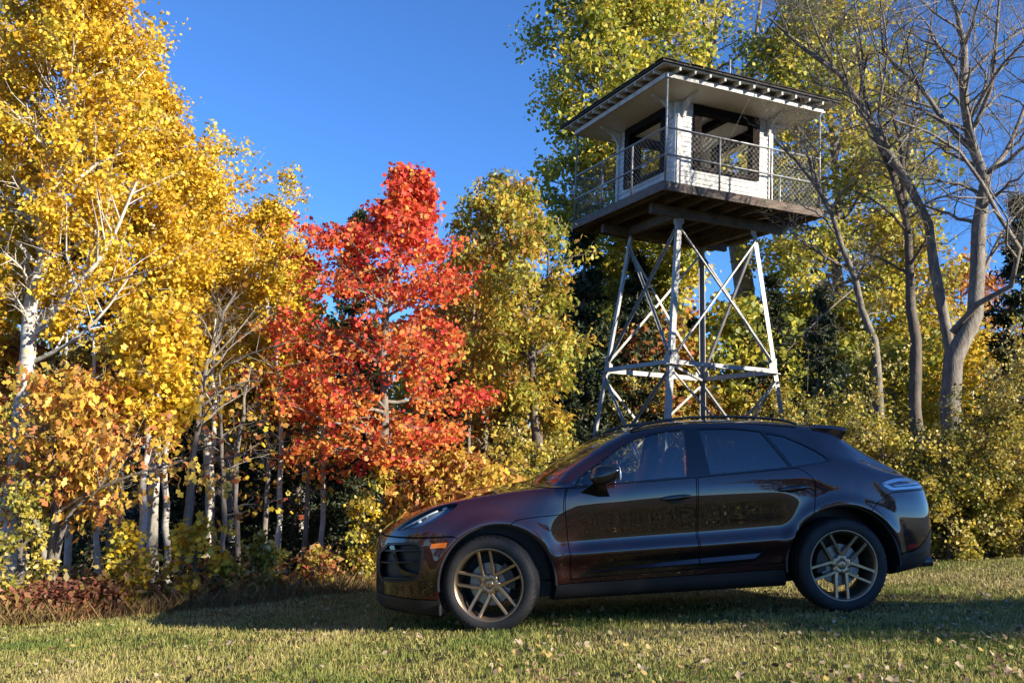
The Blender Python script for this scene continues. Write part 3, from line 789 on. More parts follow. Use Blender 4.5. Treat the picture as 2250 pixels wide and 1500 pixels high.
# ------------------------------------------------ cabin
def seat(name, x, y, wid):
    s = empty(name, (x, y, 0), parent=car)
    MB().ellipsoid((0, 0, .58), (.27, wid / 2, .11), 24, 12, .6).build('cushion', m_cabin, s)
    b = MB().ellipsoid((0, 0, 0), (.085, wid / 2, .36), 24, 16, .6); M = Matrix.Translation((.33, 0, .90)) @ Matrix.Rotation(R_(20), 4, 'Y')
    b.v = [tuple(M @ Vector(p)) for p in b.v]; b.build('backrest', m_cabin, s)
    h = MB().ellipsoid((0, 0, 0), (.055, min(wid / 2, .14), .10), 20, 12, .7); M = Matrix.Translation((.455, 0, 1.27)) @ Matrix.Rotation(R_(16), 4, 'Y')
    h.v = [tuple(M @ Vector(p)) for p in h.v]; h.build('headrest', m_cabin, s)
seat('front_seat', 1.15, -.38, .52); seat('front_seat', 1.15, .38, .52); seat('rear_seat', 2.05, -.38, .6); seat('rear_seat', 2.05, .38, .6)
MB().ellipsoid((.62, 0, .93), (.34, .78, .15), 32, 14, .6).build('dashboard', m_cabin, car)
tw = MB(); n = 40
ring = [(.0, .185 * math.cos(2 * math.pi * k / n), .185 * math.sin(2 * math.pi * k / n)) for k in range(n + 1)]
tw.tube(ring, .016, 8, cap=False); tw.tube([(0, -.17, 0), (0, .17, 0)], .02, 8); tw.tube([(0, 0, 0), (0, 0, -.17)], .02, 8)
M = Matrix.Translation((.93, -.38, 1.02)) @ Matrix.Rotation(R_(-24), 4, 'Y'); tw.v = [tuple(M @ Vector(p)) for p in tw.v]
tw.build('steering_wheel', m_cabin, car)
# ================================================================ the watch tower
m_white = mat('white_paint', (.66, .65, .62), .6, second=(.40, .385, .35), scale=4.5, bump=.15, bscale=60)
m_white2 = mat('white_soffit', (.70, .70, .68), .6, second=(.56, .55, .52), scale=1.8)
m_galv = mat('grey_white_steel', (.40, .40, .39), .6, second=(.25, .245, .235), scale=5, Metallic=.25, bump=.1, bscale=80)
m_rail = mat('grey_pipe', (.30, .31, .31), .5, second=(.20, .20, .20), scale=8, Metallic=.3)
m_brown = mat('dark_brown_frame', (.012, .006, .004), .8, second=(.007, .004, .003), scale=9, Specular_IOR_Level=0.1)
m_deck = mat('weathered_board', (.19, .14, .105), .8, second=(.06, .045, .036), scale=5, stretch=(1, 1, 6), bump=.3, bscale=50)
m_joist = mat('grey_joist', (.13, .12, .11), .8, second=(.06, .052, .048), scale=4)
m_shingle = mat('dark_shingle', (.05, .047, .042), .9, second=(.025, .024, .022), scale=30, bump=.4, bscale=60)
m_conc = mat('concrete', (.32, .31, .29), .9, var=.3)
TX, TY, TYAW = 3.7827, 20.0605, -.3765
TG = gz(TX, TY)
tower = empty('watchtower', (TX, TY, TG), (0, 0, TYAW + math.radians(-45)))   # local +x, +y faces; near corner is (+x... see corner()
tag(tower, 'white wooden watchtower cabin on a tall steel lattice frame behind the car', 'watchtower')
# local frame: near corner at (+1,-1)*h after the turn below
def L(h, k): # corner k: 0 near, 1 right, 2 far, 3 left (local)
    a = math.radians(0) + math.pi / 2 * k
    return (h * math.sqrt(2) * math.cos(a - math.pi / 4), h * math.sqrt(2) * math.sin(a - math.pi / 4))
ZF, ZC, ZR = 5.3995 - TG, 7.3633 - TG, 7.6776 - TG
ZL, ZM = 4.9238 - TG, 1.9488 - TG
PA, CB, RH = 1.9141, 1.2052, 2.19
def leg_h(z): return .9867 + (1.3122 - .9867) * (z - ZL) / (ZM - ZL)
def lp(h, k, z): return Vector((*L(h, k), z))
# legs: angle iron
for k in range(4):
    b = MB(); c0, c1 = lp(leg_h(-.4), k, -.4), lp(leg_h(ZL + .28), k, ZL + .28)
    ex = (lp(1, (k + 1) % 4, 0) - lp(1, k, 0)).normalized(); ey = (lp(1, (k - 1) % 4, 0) - lp(1, k, 0)).normalized()
    w, t = .105, .014
    P = [(0, 0), (w, 0), (w, t), (t, t), (t, w), (0, w)]
    V = [c0 + ex * p + ey * q for p, q in P] + [c1 + ex * p + ey * q for p, q in P]
    b.add(V, [[5, 4, 3, 2, 1, 0], [6, 7, 8, 9, 10, 11]] + [(i, (i + 1) % 6, 6 + (i + 1) % 6, 6 + i) for i in range(6)])
    b.build('leg', m_galv, tower)
    MB().box((lp(leg_h(0), k, 0) + Vector((0, 0, .02)))[:], (.4, .4, .35)).build('footing', m_conc, tower, bevel=.02)
    # gusset plates
    for z, gs in ((ZM + .12, 1.0), (ZL + .06, .7)):
        p = lp(leg_h(z), k, z)
        for e in (ex, ey):
            g = MB(); n = e.cross(Vector((0, 0, 1))); n = n if n.dot(p - Vector((0, 0, z))) > 0 else -n
            q = p + n * .006
            V = [q + e * .02 + Vector((0, 0, -.22 * gs)), q + e * .20 * gs + Vector((0, 0, -.09)), q + e * .20 * gs + Vector((0, 0, .07)), q + e * .02 + Vector((0, 0, .20 * gs))]
            V += [v + n * .008 for v in V]
            g.add(V, [(0, 1, 2, 3), (7, 6, 5, 4), (0, 4, 5, 1), (1, 5, 6, 2), (2, 6, 7, 3), (3, 7, 4, 0)]).build('gusset_plate', m_galv, tower)
ANG = lambda w, t: [(0, 0), (w, 0), (w, t), (t, t), (t, w), (0, w)]
for k in range(4):
    k2 = (k + 1) % 4
    e = (lp(1, k2, 0) - lp(1, k, 0)).normalized(); n = e.cross(Vector((0, 0, 1)))
    a, b2 = lp(leg_h(ZM), k, ZM), lp(leg_h(ZM), k2, ZM)
    MB().bar(a - n * .02, b2 - n * .02, 0, 0, (0, 0, 1), ANG(.10, .014)).build('girt', m_galv, tower)
    for z0, z1 in ((ZM, ZL), (ZM - 2.95, ZM)):
        for d, (p, q) in enumerate(((k, k2), (k2, k))):
            A = lp(leg_h(z0 + .1), p, z0 + .1); B = lp(leg_h(z1 - .08), q, z1 - .08); o = n * (.012 + .016 * d)
            f = (B - A).normalized()
            MB().bar(A + f * .1 - o, B - f * .1 - o, 0, 0, n, ANG(.052, .009)).build('brace', m_galv, tower)
MB().bar(lp(leg_h(ZM), 0, ZM - .0) * .96 + Vector((0, 0, ZM * .04)), lp(leg_h(ZM), 2, ZM) * .96 + Vector((0, 0, ZM * .04)), .06, .05).build('diagonal_girt', m_galv, tower)
# floor girders, joists, deck boards
for s in (-1, 1):
    MB().box((s * .99, 0, ZL + .17), (.11, 3.3, .20)).build('girder', m_joist, tower, bevel=.006)
    MB().box((0, s * .99, ZL + .17 - .004), (1.86, .10, .19)).build('cross_girder', m_joist, tower, bevel=.006)
nj = 9
for i in range(nj):
    y = -PA + .10 + (2 * PA - .2) * i / (nj - 1)
    MB().box((0, y, ZF - .125), (2 * PA - .1, .045, .15)).build('joist', m_joist, tower)
nb = 26
for i in range(nb):
    w = 2 * PA / nb; x = -PA + w * (i + .5)
    MB().box((x, 0, ZF - .026 + .002 * (i % 3)), (w - .008, 2 * PA + .02, .04)).build('deck_board', m_deck, tower)
for s in (-1, 1):
    MB().box((s * (PA + .012), 0, ZF - .11), (.04, 2 * PA + .06, .17)).build('edge_board', m_deck, tower, bevel=.004)
    MB().box((0, s * (PA + .012), ZF - .108), (2 * PA - .018, .04, .17)).build('edge_board', m_deck, tower, bevel=.004)
# railing
ZH, ZMID = 6.4684 - TG, 5.9302 - TG
RPA = PA * .985
PROOF = 7.45 - TG
for k in range(4):
    k2 = (k + 1) % 4
    p, q = lp(RPA, k, 0), lp(RPA, k2, 0)
    MB().tube([p + Vector((0, 0, ZF)), p + Vector((0, 0, PROOF + .06))], .021, 10).build('corner_post', m_rail, tower)
    for f in (1 / 3, 2 / 3):
        c = p.lerp(q, f); MB().tube([c + Vector((0, 0, ZF)), c + Vector((0, 0, ZH))], .021, 10).build('rail_post', m_rail, tower)
    for z in (ZH, ZMID):
        MB().tube([p + Vector((0, 0, z)), q + Vector((0, 0, z))], .021, 10).build('rail', m_rail, tower)
    # chain link: two sets of slanting wires clipped to the panel
    wl = MB(); H = ZH - ZF - .03; Ln = (q - p).length; e = (q - p) / Ln; n = e.cross(Vector((0, 0, 1))) * .02
    st = .11
    for sl in (1, -1):
        u = -H
        while u < Ln + H:
            a0, a1 = (u, 0.0), (u + H * sl, H)
            def clip(P, Q):
                (x0, z0), (x1, z1) = P, Q
                if abs(x1 - x0) < 1e-9: return None
                t0, t1 = 0., 1.
                for lim, sg in ((0., 1), (Ln, -1)):
                    f0, f1 = sg * (x0 - lim), sg * (x1 - lim)
                    if f0 < 0 and f1 < 0: return None
                    if f0 < 0: t0 = max(t0, f0 / (f0 - f1))
                    if f1 < 0: t1 = min(t1, f0 / (f0 - f1))
                if t1 - t0 < .02: return None
                return [(x0 + (x1 - x0) * t, z0 + (z1 - z0) * t) for t in (t0, t1)]
            cc = clip(a0, a1)
            if cc:
                A, B = [p + e * x + Vector((0, 0, ZF + .02 + z)) - n for x, z in cc]
                wl.bar(A, B, .0020, .0020, n)
            u += st
    w = wl.build('chain_link_mesh', m_rail, tower); w['kind'] = 'stuff'
# cabin walls: clapboards round an opening with a dark frame on each side
WB0, WB1 = .175, .835          # opening, as fractions of the wall
ZS, ZT = ZF + .62, ZC - .02    # opening sill and head
NBD = 19
board_h = (ZC - ZF) / NBD
_bd = {}
def board(Ln):
    key = round(Ln, 3)
    if key not in _bd:
        h = board_h
        V = [(0, .0, 0), (Ln, .0, 0), (Ln, -.021, 0), (0, -.021, 0), (0, 0, h), (Ln, 0, h), (Ln, -.006, h), (0, -.006, h)]
        m = bpy.data.meshes.new('board'); m.from_pydata(V, [], [(0, 1, 2, 3), (7, 6, 5, 4), (3, 2, 6, 7), (1, 0, 4, 5), (0, 3, 7, 4), (2, 1, 5, 6)]); m.update()
        m.materials.append(m_white); _bd[key] = m
    return _bd[key]
for k in range(4):
    p, q = lp(CB, k, 0), lp(CB, (k + 1) % 4, 0)
    e = (q - p).normalized(); Ln = (q - p).length
    wr = empty('cabin_wall', (p.x, p.y, 0), (0, 0, math.atan2(e.y, e.x)), tower)
    o0, o1 = Ln * WB0, Ln * WB1
    # the wall proper: four solid pieces round the opening (local x along the wall, -y outside)
    for nm, x0, x1, z0, z1 in (('lower_wall', 0, Ln, ZF, ZS), ('corner_wall', 0, o0, ZS, ZC), ('corner_wall', o1, Ln, ZS, ZC), ('wall_head', o0, o1, ZT, ZC)):
        MB().box(((x0 + x1) / 2, .06, (z0 + z1) / 2), (x1 - x0 - .002, .08, z1 - z0 - .002)).build(nm, m_white2, wr)
    for i in range(NBD):
        z = ZF + board_h * i
        segs = [(0, Ln)] if z + board_h <= ZS + .02 else [(0, o0 - .02), (o1 + .02, Ln)]
        for x0, x1 in segs:
            bo = link('clapboard', board(x1 - x0), None, wr); bo.location = (x0, 0.018, z)
    fw = .15
    for nm, x0, x1, z0, z1 in (('frame_head', o0 - .03, o1 + .03, ZT - fw, ZT + .01), ('frame_sill', o0 - .03, o1 + .03, ZS - .03, ZS + .05), ('frame_jamb', o0 - .03, o0 + fw, ZS + .052, ZT - fw - .002), ('frame_jamb', o1 - fw, o1 + .03, ZS + .052, ZT - fw - .002)):
        MB().box(((x0 + x1) / 2, .045, (z0 + z1) / 2), (x1 - x0, .19, z1 - z0)).build(nm, m_brown, wr, bevel=.004)
    MB().box((.055, -.012, (ZF + ZC) / 2), (.10, .022, ZC - ZF - .01)).build('corner_board', m_white, wr)
    MB().box((Ln - .055, -.012, (ZF + ZC) / 2), (.10, .022, ZC - ZF - .01)).build('corner_board', m_white, wr)
MB().box((0, 0, ZF + .02), (2 * CB - .1, 2 * CB - .1, .03)).build('cabin_floor', m_deck, tower)
MB().box((0, 0, ZC + .015), (2 * CB - .02, 2 * CB - .02, .03)).build('ceiling', m_white2, tower)
MB().box((0, .1, ZC - .09), (2 * CB - .25, .14, .14)).build('ceiling_beam', m_brown, tower, bevel=.005)
MB().box((-.75, .55, ZF + .45), (.5, .9, .86)).build('cabinet', m_white2, tower, bevel=.01)
# roof: soffit, fascia, rafter tails, brackets, shingled hip
FH, FZ = 1.93, 7.47 - TG
V = []
for h, z in ((CB - .01, ZC), (FH, FZ), (FH, FZ + .02), (CB - .01, ZC + .02)): V += [lp(h, k, z) for k in range(4)]
F = []
for j in range(4):
    for k in range(4): F.append((j * 4 + k, ((j + 1) % 4) * 4 + k, ((j + 1) % 4) * 4 + (k + 1) % 4, j * 4 + (k + 1) % 4))
MB().add(V, F).build('soffit', m_white2, tower)
for k in range(4):
    p, q = lp(FH, k, FZ - .01), lp(FH, (k + 1) % 4, FZ - .01)
    e = (q - p).normalized(); n = e.cross(Vector((0, 0, 1)))
    MB().bar(p + e * (.045 if k % 2 else 0) + Vector((0, 0, .04)), q - e * (.045 if k % 2 else 0) + Vector((0, 0, .04)), .045, .10).build('fascia_beam', m_white, tower, bevel=.003)
    nt_ = 11
    for i in range(nt_):
        f = (i + .5) / nt_
        b0 = lp(FH - .15, k, 0).lerp(lp(FH - .15, (k + 1) % 4, 0), f)
        t = lp(FH, k, 0).lerp(lp(FH, (k + 1) % 4, 0), f)
        out = n
        A = t - out * .12 + Vector((0, 0, FZ + .135)); B = t + out * .20 + Vector((0, 0, FZ + .115))
        MB().bar(A, B, .045, .085).build('rafter_tail', m_white, tower, bevel=.003)
    for f in (.06, .94):            # curved knee brackets under the eave
        c = lp(CB + .012, k, 0).lerp(lp(CB + .012, (k + 1) % 4, 0), f)
        br = MB(); pts = [(0, -.34), (.05, -.34), (.12, -.20), (.22, -.11), (.36, -.055), (.46, -.05), (.50, -.03), (.50, .015), (0, -.02)]
        sl = (FZ - ZC) / (FH - CB)
        V = [c + n * u + e * s * .03 + Vector((0, 0, ZC + w + u * sl)) for s in (-1, 1) for u, w in pts]; m_ = len(pts)
        br.add(V, [list(range(m_)), list(range(2 * m_ - 1, m_ - 1, -1))] + [(i, m_ + i, m_ + (i + 1) % m_, (i + 1) % m_) for i in range(m_)]).build('eave_bracket', m_white, tower)
AP = ZR + .52
rf = empty('roof', (0, 0, 0), parent=tower)
def hip(name, dz, h, th, m):
    V = [lp(h, k, ZR + dz) for k in range(4)] + [Vector((0, 0, AP + dz))] + [lp(h, k, ZR + dz - th) for k in range(4)] + [Vector((0, 0, AP + dz - th))]
    F = [(k, (k + 1) % 4, 4) for k in range(4)] + [((k + 1) % 4 + 5, k + 5, 9) for k in range(4)] + [(k + 5, (k + 1) % 4 + 5, (k + 1) % 4, k) for k in range(4)]
    return MB().add(V, F).build(name, m, rf)
hip('roof_boards', -.045, RH - .05, .022, m_white2)
hip('underlay', -.012, RH, .03, m_shingle)
for r in range(5):                  # courses of shingles, lapped
    h0, h1 = RH * (1 - r / 5) + .012, RH * (1 - (r + 1) / 5)
    z0, z1 = ZR + .52 * (r / 5) + .022, ZR + .52 * ((r + 1) / 5) + .010
    for k in range(4):
        p0, q0, p1, q1 = lp(h0, k, z0), lp(h0, (k + 1) % 4, z0), lp(h1, k, z1), lp(h1, (k + 1) % 4, z1)
        nn = max(2, int((q0 - p0).length / .3))
        for i in range(nn):
            f0, f1 = i / nn + .002, (i + 1) / nn - .002
            j = Vector((0, 0, random.Random(r * 100 + k * 30 + i).uniform(-.006, .008)))
            V = [p0.lerp(q0, f0) + j, p0.lerp(q0, f1) + j, p1.lerp(q1, f1), p1.lerp(q1, f0)]
            V = V + [v - Vector((0, 0, .012)) for v in V]
            MB().add(V, [(0, 1, 2, 3), (7, 6, 5, 4), (0, 4, 5, 1), (1, 5, 6, 2), (2, 6, 7, 3), (3, 7, 4, 0)]).build('shingle', m_shingle, rf)
MB().tube([(.9, .3, ZR + .25), (.9, .3, ZR + 1.0)], .02, 8).build('roof_pipe', m_rail, tower)
# ================================================================ trees: generator
m_leaf = leaf_mat('autumn_leaf', .40, .5)
m_needle = leaf_mat('spruce_needle', .12, .6)
def bark_mat(name, base, second, scale, stretch, bump=.5, marks=None):
    m = mat(name, base, .85, second=second, scale=scale, stretch=stretch, bump=bump, bscale=scale * 3)
    return m
m_birch = bark_mat('pale_bark', (.60, .57, .50), (.30, .27, .22), 5, (1, 1, 2.2), .35)
m_greybark = bark_mat('grey_bark', (.24, .21, .172), (.085, .07, .056), 14, (1, 1, .35))
m_brownbark = bark_mat('brown_bark', (.15, .12, .095), (.06, .048, .038), 9, (1, 1, .3))
KITE = np.array([(0, 0, 0), (.42, .46, .07), (1, 0, -.05), (.42, -.46, .07)])
NEEDLE = np.array([(0, 0, 0), (.4, .16, 0), (1, 0, -.04), (.4, -.16, 0)])
MAPLE = np.array([(0, 0, 0), (.08, .50, .0), (.34, .26, .05), (.66, .52, -.03), (1, 0, -.08), (.66, -.52, -.03), (.34, -.26, .05), (.08, -.50, 0)])
OAK = np.array([(0, 0, 0), (.26, .24, .02), (.38, .10, .04), (.60, .30, 0), (1, 0, -.10), (.60, -.30, 0), (.38, -.10, .04), (.26, -.24, .02)])
def unit(v): return v / np.maximum(np.linalg.norm(v, axis=-1, keepdims=True), 1e-9)
def leaf_mesh(name, P, size, T, pal, rs, hang=.3, clump=None, up=.3, vary=.25):
    """one leaf per point: blade template T, turned at random, colour picked from pal for each leaf"""
    n = len(P); k = len(T)
    N = unit(rs.normal(size=(n, 3)) + np.array([0, 0, up]))
    A = rs.normal(size=(n, 3)) + np.array([0, 0, -hang * 2]); A = unit(A - N * (A * N).sum(1, keepdims=True)); B = np.cross(N, A)
    s = size * (.65 + .7 * rs.rand(n))
    V = P[:, None, :] + s[:, None, None] * (T[None, :, 0, None] * A[:, None, :] + T[None, :, 1, None] * B[:, None, :] + T[None, :, 2, None] * N[:, None, :])
    me = np_mesh(name, V.reshape(-1, 3), np.arange(n * k), np.arange(n) * k, None)
    pal = np.array(pal)
    pick = rs.randint(0, len(pal), n)
    if clump is not None:
        use = rs.rand(n) < .68; pick = np.where(use, np.minimum((clump * len(pal)).astype(int), len(pal) - 1), pick)
    c = pal[pick] * (1 - vary + 2 * vary * rs.rand(n))[:, None]
    C = np.ones((n, 4), np.float32); C[:, :3] = c
    at = me.attributes.new('col', 'FLOAT_COLOR', 'FACE'); at.data.foreach_set('color', C.ravel())
    return me
def tubes_np(groups, name):
    """groups of polylines: (points n x m x 3, radii n x m, sides)"""
    VV, LL, n0 = [], [], 0
    for P, R, s in groups:
        n, m = P.shape[:2]
        if n == 0: continue
        d = np.empty_like(P); d[:, 1:-1] = P[:, 2:] - P[:, :-2]; d[:, 0] = P[:, 1] - P[:, 0]; d[:, -1] = P[:, -1] - P[:, -2]
        d = unit(d)
        ref = np.where(np.abs(d[:, :1, 2:3]) > .9, np.array([1., 0, 0]), np.array([0, 0, 1.]))
        x = unit(np.cross(np.broadcast_to(ref, d.shape), d)); y = np.cross(d, x)
        t = np.arange(s) * 2 * np.pi / s
        V = P[:, :, None, :] + R[:, :, None, None] * (x[:, :, None, :] * np.cos(t)[:, None] + y[:, :, None, :] * np.sin(t)[:, None])
        VV.append(V.reshape(-1, 3))
        i, j, k = np.meshgrid(np.arange(n), np.arange(m - 1), np.arange(s), indexing='ij')
        a = ((i * m + j) * s + k); b = ((i * m + j) * s + (k + 1) % s)
        LL.append((np.stack([a, b, b + s, a + s], -1).reshape(-1, 4) + n0)); n0 += n * m * s
    V = np.concatenate(VV); Lp = np.concatenate(LL)
    return np_mesh(name, V, Lp.ravel(), np.arange(len(Lp)) * 4, None, True)
def resample(pts, m):
    pts = np.asarray(pts, float); d = np.r_[0, np.cumsum(np.linalg.norm(np.diff(pts, axis=0), axis=1))]
    fs = [pchip(d / d[-1], pts[:, i]) for i in range(3)] if len(pts) > 2 else [lambda t, i=i: np.interp(t, d / d[-1], pts[:, i]) for i in range(3)]
    t = np.linspace(0, 1, m)
    return np.stack([f(t) for f in fs], 1)
def sub_branches(P, R, n, rs, t0, t1, len_of, spread, up, m=4, rscale=.55, flat=0., wig=.12):
    """n side branches on each polyline of P (b x m x 3)"""
    b, mm = P.shape[:2]
    t = t0 + (t1 - t0) * ((np.arange(n)[None, :] + rs.rand(b, n)) / n)
    f = t * (mm - 1); i = np.minimum(f.astype(int), mm - 2); u = f - i
    bi = np.arange(b)[:, None]
    start = P[bi, i] * (1 - u)[..., None] + P[bi, i + 1] * u[..., None]
    d0 = unit(P[bi, i + 1] - P[bi, i])
    plen = np.linalg.norm(np.diff(P, axis=1), axis=2).sum(1)[:, None]
    rnd = rs.normal(size=(b, n, 3)); rnd[..., 2] *= (1 - flat)
    side = unit(rnd - d0 * (rnd * d0).sum(-1, keepdims=True))
    dr = unit(d0 * (1 - spread) + side * spread + np.array([0, 0, up]))
    Ls = len_of(plen, t) * (.6 + .8 * rs.rand(b, n))
    ss = np.linspace(0, 1, m)
    Q = start[..., None, :] + dr[..., None, :] * (Ls[..., None] * ss)[..., None]
    Q = Q + np.array([0, 0, up * .35])[None, None, None, :] * (Ls[..., None] * ss ** 2)[..., None]
    Q[..., 1:, :] += rs.normal(size=Q[..., 1:, :].shape) * (Ls * wig)[..., None, None] * ss[1:, None]
    rr = (R[bi, i] * (1 - u) + R[bi, i + 1] * u) * rscale
    RR = rr[..., None] * (1 - .8 * ss)
    return Q.reshape(-1, m, 3), np.maximum(RR.reshape(-1, m), .0018)
ENV = {'aspen': lambda u: np.clip(np.sin(np.pi * np.clip(u * .93 + .07, 0, 1)) ** .75 * (1.15 - .55 * u), .10, 2),
       'maple': lambda u: np.interp(u, [0, .12, .3, .45, .6, .75, .9, 1], [.62, .95, 1.08, .93, .68, .42, .22, .10]),
       'round': lambda u: np.clip(np.sin(np.pi * np.clip(u * .86 + .10, 0, 1)) ** .6, .15, 2),
       'wide': lambda u: np.clip((1 - u) ** .5, .2, 2)}
def grow(seed, path, r0, cb, R, env, n1, n2, n3, nl, clear=None, el=(10, 55), leaf=(.065, KITE), pal=None, hang=.3, jit=.10, top=1.0, limbs=(), rtop=.012, flat=.3, l2=.42, l3=.36, wig=.12, bare=False, up2=.12, squash=1.0, cl=None, shift=(0, 0), thin=1.0):
    """path: trunk points relative to the base; cb: crown base as a fraction of the trunk; R: crown radius"""
    rs = np.random.RandomState(seed)
    T = resample(path, 14); T[1:-1, :2] += rs.normal(size=(12, 2)) * r0 * .35
    TR = (r0 * (1 - np.linspace(0, 1, 14)) ** .8 + rtop); TR = TR * (1 + .07 * rs.normal(size=14)); TR[0] *= 1.35
    main = [(T[None], TR[None], 10)]
    L1P, L1R = [], []
    for lp_, lr in limbs:
        q = resample(lp_, 9); L1P.append(q); L1R.append(np.linspace(lr, lr * .3, 9))
    H = len(T) - 1
    E = ENV[env]
    for i in range(n1):
        u = (i + rs.rand()) / n1 * top
        t = cb + (1 - cb) * u * .97
        f = t * H; k = min(int(f), H - 1); p = T[k] * (1 - f + k) + T[k + 1] * (f - k)
        az = i * 2.39996 + rs.normal() * .3
        e = math.radians(el[0] + (el[1] - el[0]) * u + rs.normal() * 7)
        r_ = R * float(E(np.float64(u))) * rs.uniform(.72, 1.12)
        h = np.array([math.cos(az), math.sin(az) * squash, 0])
        endp = p + h * r_ + np.array([shift[0], shift[1], r_ * math.tan(e) * .8])
        mid = p + (endp - p) * .5 + np.array([0, 0, r_ * .05]) + rs.normal(size=3) * r_ * .05
        q = resample([p, mid, endp], 9); q[1:] += rs.normal(size=(8, 3)) * r_ * .012
        L1P.append(q)
        rb = min(.5 * float(np.interp(t, np.linspace(0, 1, 14), TR)), .010 + .022 * r_)
        L1R.append(np.linspace(rb, rb * .25, 9))
    L1P, L1R = np.array(L1P), np.array(L1R)
    P2, R2 = sub_branches(L1P, L1R, n2, rs, .22, 1.0, lambda L_, t: np.minimum(L_ * l2 * (1.1 - .5 * t), 1.5) , .62, up2, 5, .6, flat, wig)
    P3, R3 = sub_branches(P2, R2, n3, rs, .2, 1.0, lambda L_, t: np.maximum(L_ * l3, .10), .6, up2, 4, .6, flat, wig)
    main.append((L1P, L1R, 7))
    if nl:                              # among leaves only some of the twigs need drawing
        k = rs.rand(len(P3)) < .4
        fine = [(P2[:, ::2], R2[:, ::2], 4), (P3[k][:, ::3], R3[k][:, ::3], 3)]
    else: fine = [(P2, R2, 5), (P3[:, [0, 2, 3]], R3[:, [0, 2, 3]], 3)]
    crown = None
    if nl:
        b = len(P3); t = .15 + .85 * rs.rand(b, nl)
        f = t * 3; i = np.minimum(f.astype(int), 2); uu = f - i; bi = np.arange(b)[:, None]
        A = P3[bi, i] * (1 - uu)[..., None] + P3[bi, i + 1] * uu[..., None]
        A = A + rs.normal(size=A.shape) * jit * np.array([1, 1, .8])
        A[..., 2] -= hang * .06
        c = np.repeat(rs.rand(b // n3), n3)[:, None] * np.ones((1, nl)) if cl is None else cl(A)
        A = A.reshape(-1, 3); c = np.clip(c.reshape(-1), 0, .999)
        if clear:                       # boughs kept clear of leaves so that the stems show, as on the real tree
            k = np.ones(len(A), bool)
            for q, cr, hz in [(T, clear[0], clear[1])] + [(resample(l_, 14), clear[0] * .7, 99) for l_, _ in limbs]:
                for j in range(len(q)):
                    if q[j, 2] > hz: continue
                    for q2 in ((q[j] + q[min(j + 1, 13)]) / 2, q[j]):
                        k &= ~((np.hypot(A[:, 0] - q2[0], A[:, 2] - q2[2]) < cr) & (A[:, 1] < q2[1] + .1))
            A, c = A[k], c[k]
        if thin < 1: k = rs.rand(len(A)) < thin; A, c = A[k], c[k]
        crown = leaf_mesh('crown', A, leaf[0], leaf[1], pal, rs, hang, c)
    return main, fine, crown
def plant(name, label, cat, base, main, fine, crown, bark, group=None, leafmat=None, fine_name='branches'):
    o = empty(name, base); tag(o, label, cat, group)
    t = link('trunk', tubes_np(main, 'trunk'), bark, o)
    if fine: tag(link(fine_name, tubes_np(fine, fine_name), bark, o), kind='stuff')
    if crown: tag(link('crown', crown, leafmat or m_leaf, o), kind='stuff')
    return o
def pix_path(pts, y, dy=None):
    """trunk drawn through points of the photograph at depth y; the first point is set on the ground"""
    b = np.array(spot(pts[0][0], y))
    out = [np.zeros(3)]
    for i, (px, py) in enumerate(pts[1:]):
        out.append(W(px, py, y + (dy[i] if dy else 0)) - b)
    return tuple(b), out
def pix_limb(pts, y, b, dy=None): return [W(px, py, y + (dy[i] if dy else 0)) - np.array(b) for i, (px, py) in enumerate(pts)]
def conifer(seed, H, R, dens=1.0, base=.06):
    rs = np.random.RandomState(seed)
    T = np.stack([rs.normal(size=12) * .01 * H / 6, rs.normal(size=12) * .01 * H / 6, np.linspace(0, H, 12)], 1); T[0, :2] = 0
    TR = np.linspace(.014 * H + .02, .008, 12)
    P1, R1 = [], []
    nw = int(H / .20)
    for i in range(nw):
        u = base + (1 - base) * (i + rs.rand()) / nw
        r = R * (1 - u) ** .85 * rs.uniform(.75, 1.15) + .06
        for j in range(5 + int(2 * rs.rand())):
            a = rs.rand() * 6.283; L_ = r * rs.uniform(.7, 1.1)
            p = np.array([0, 0, u * H]); h = np.array([math.cos(a), math.sin(a), 0])
            dr = -.28 + .5 * u
            q = [p, p + h * L_ * .5 + np.array([0, 0, L_ * dr * .5]), p + h * L_ + np.array([0, 0, L_ * (dr * .75 + .06)])]
            P1.append(resample(q, 6)); R1.append(np.linspace(.008 + .006 * L_, .003, 6))
    P1, R1 = np.array(P1), np.array(R1)
    P2, R2 = sub_branches(P1, R1, 9, rs, .12, 1.0, lambda L_, t: np.minimum(.42 * L_ * (1.15 - .8 * t), .45) + .04, .62, -.10, 4, .5, .75, .06)
    b = len(P2); nl = int(9 * dens); t = rs.rand(b, nl); f = t * 3; i = np.minimum(f.astype(int), 2); uu = f - i; bi = np.arange(b)[:, None]
    A = P2[bi, i] * (1 - uu)[..., None] + P2[bi, i + 1] * uu[..., None] + rs.normal(size=(b, nl, 3)) * .02
    pal = [(.018, .032, .012), (.028, .045, .016), (.038, .055, .022), (.05, .06, .028)]
    crown = leaf_mesh('crown', A.reshape(-1, 3), .13, NEEDLE, pal, rs, .15, None, .6)
    return [(T[None], TR[None], 8), (P1, R1, 5)], None, crown
YEL = [(.70, .48, .035), (.76, .56, .06), (.64, .40, .03), (.55, .46, .06), (.68, .45, .035), (.58, .33, .03)]
YELGRN = [(.42, .40, .05), (.54, .46, .06), (.30, .33, .05), (.64, .50, .07), (.22, .26, .045)]
GOLDOAK = [(.56, .40, .05), (.40, .36, .05), (.52, .33, .055), (.30, .31, .05), (.23, .25, .045), (.44, .24, .05), (.34, .34, .05)]
RUSTOAK = [(.66, .36, .08), (.56, .24, .06), (.70, .46, .10), (.44, .17, .06), (.66, .42, .06), (.56, .42, .07)]
RED = [(.66, .085, .05), (.74, .14, .05), (.60, .06, .05), (.74, .20, .055), (.72, .28, .06), (.64, .34, .07)]
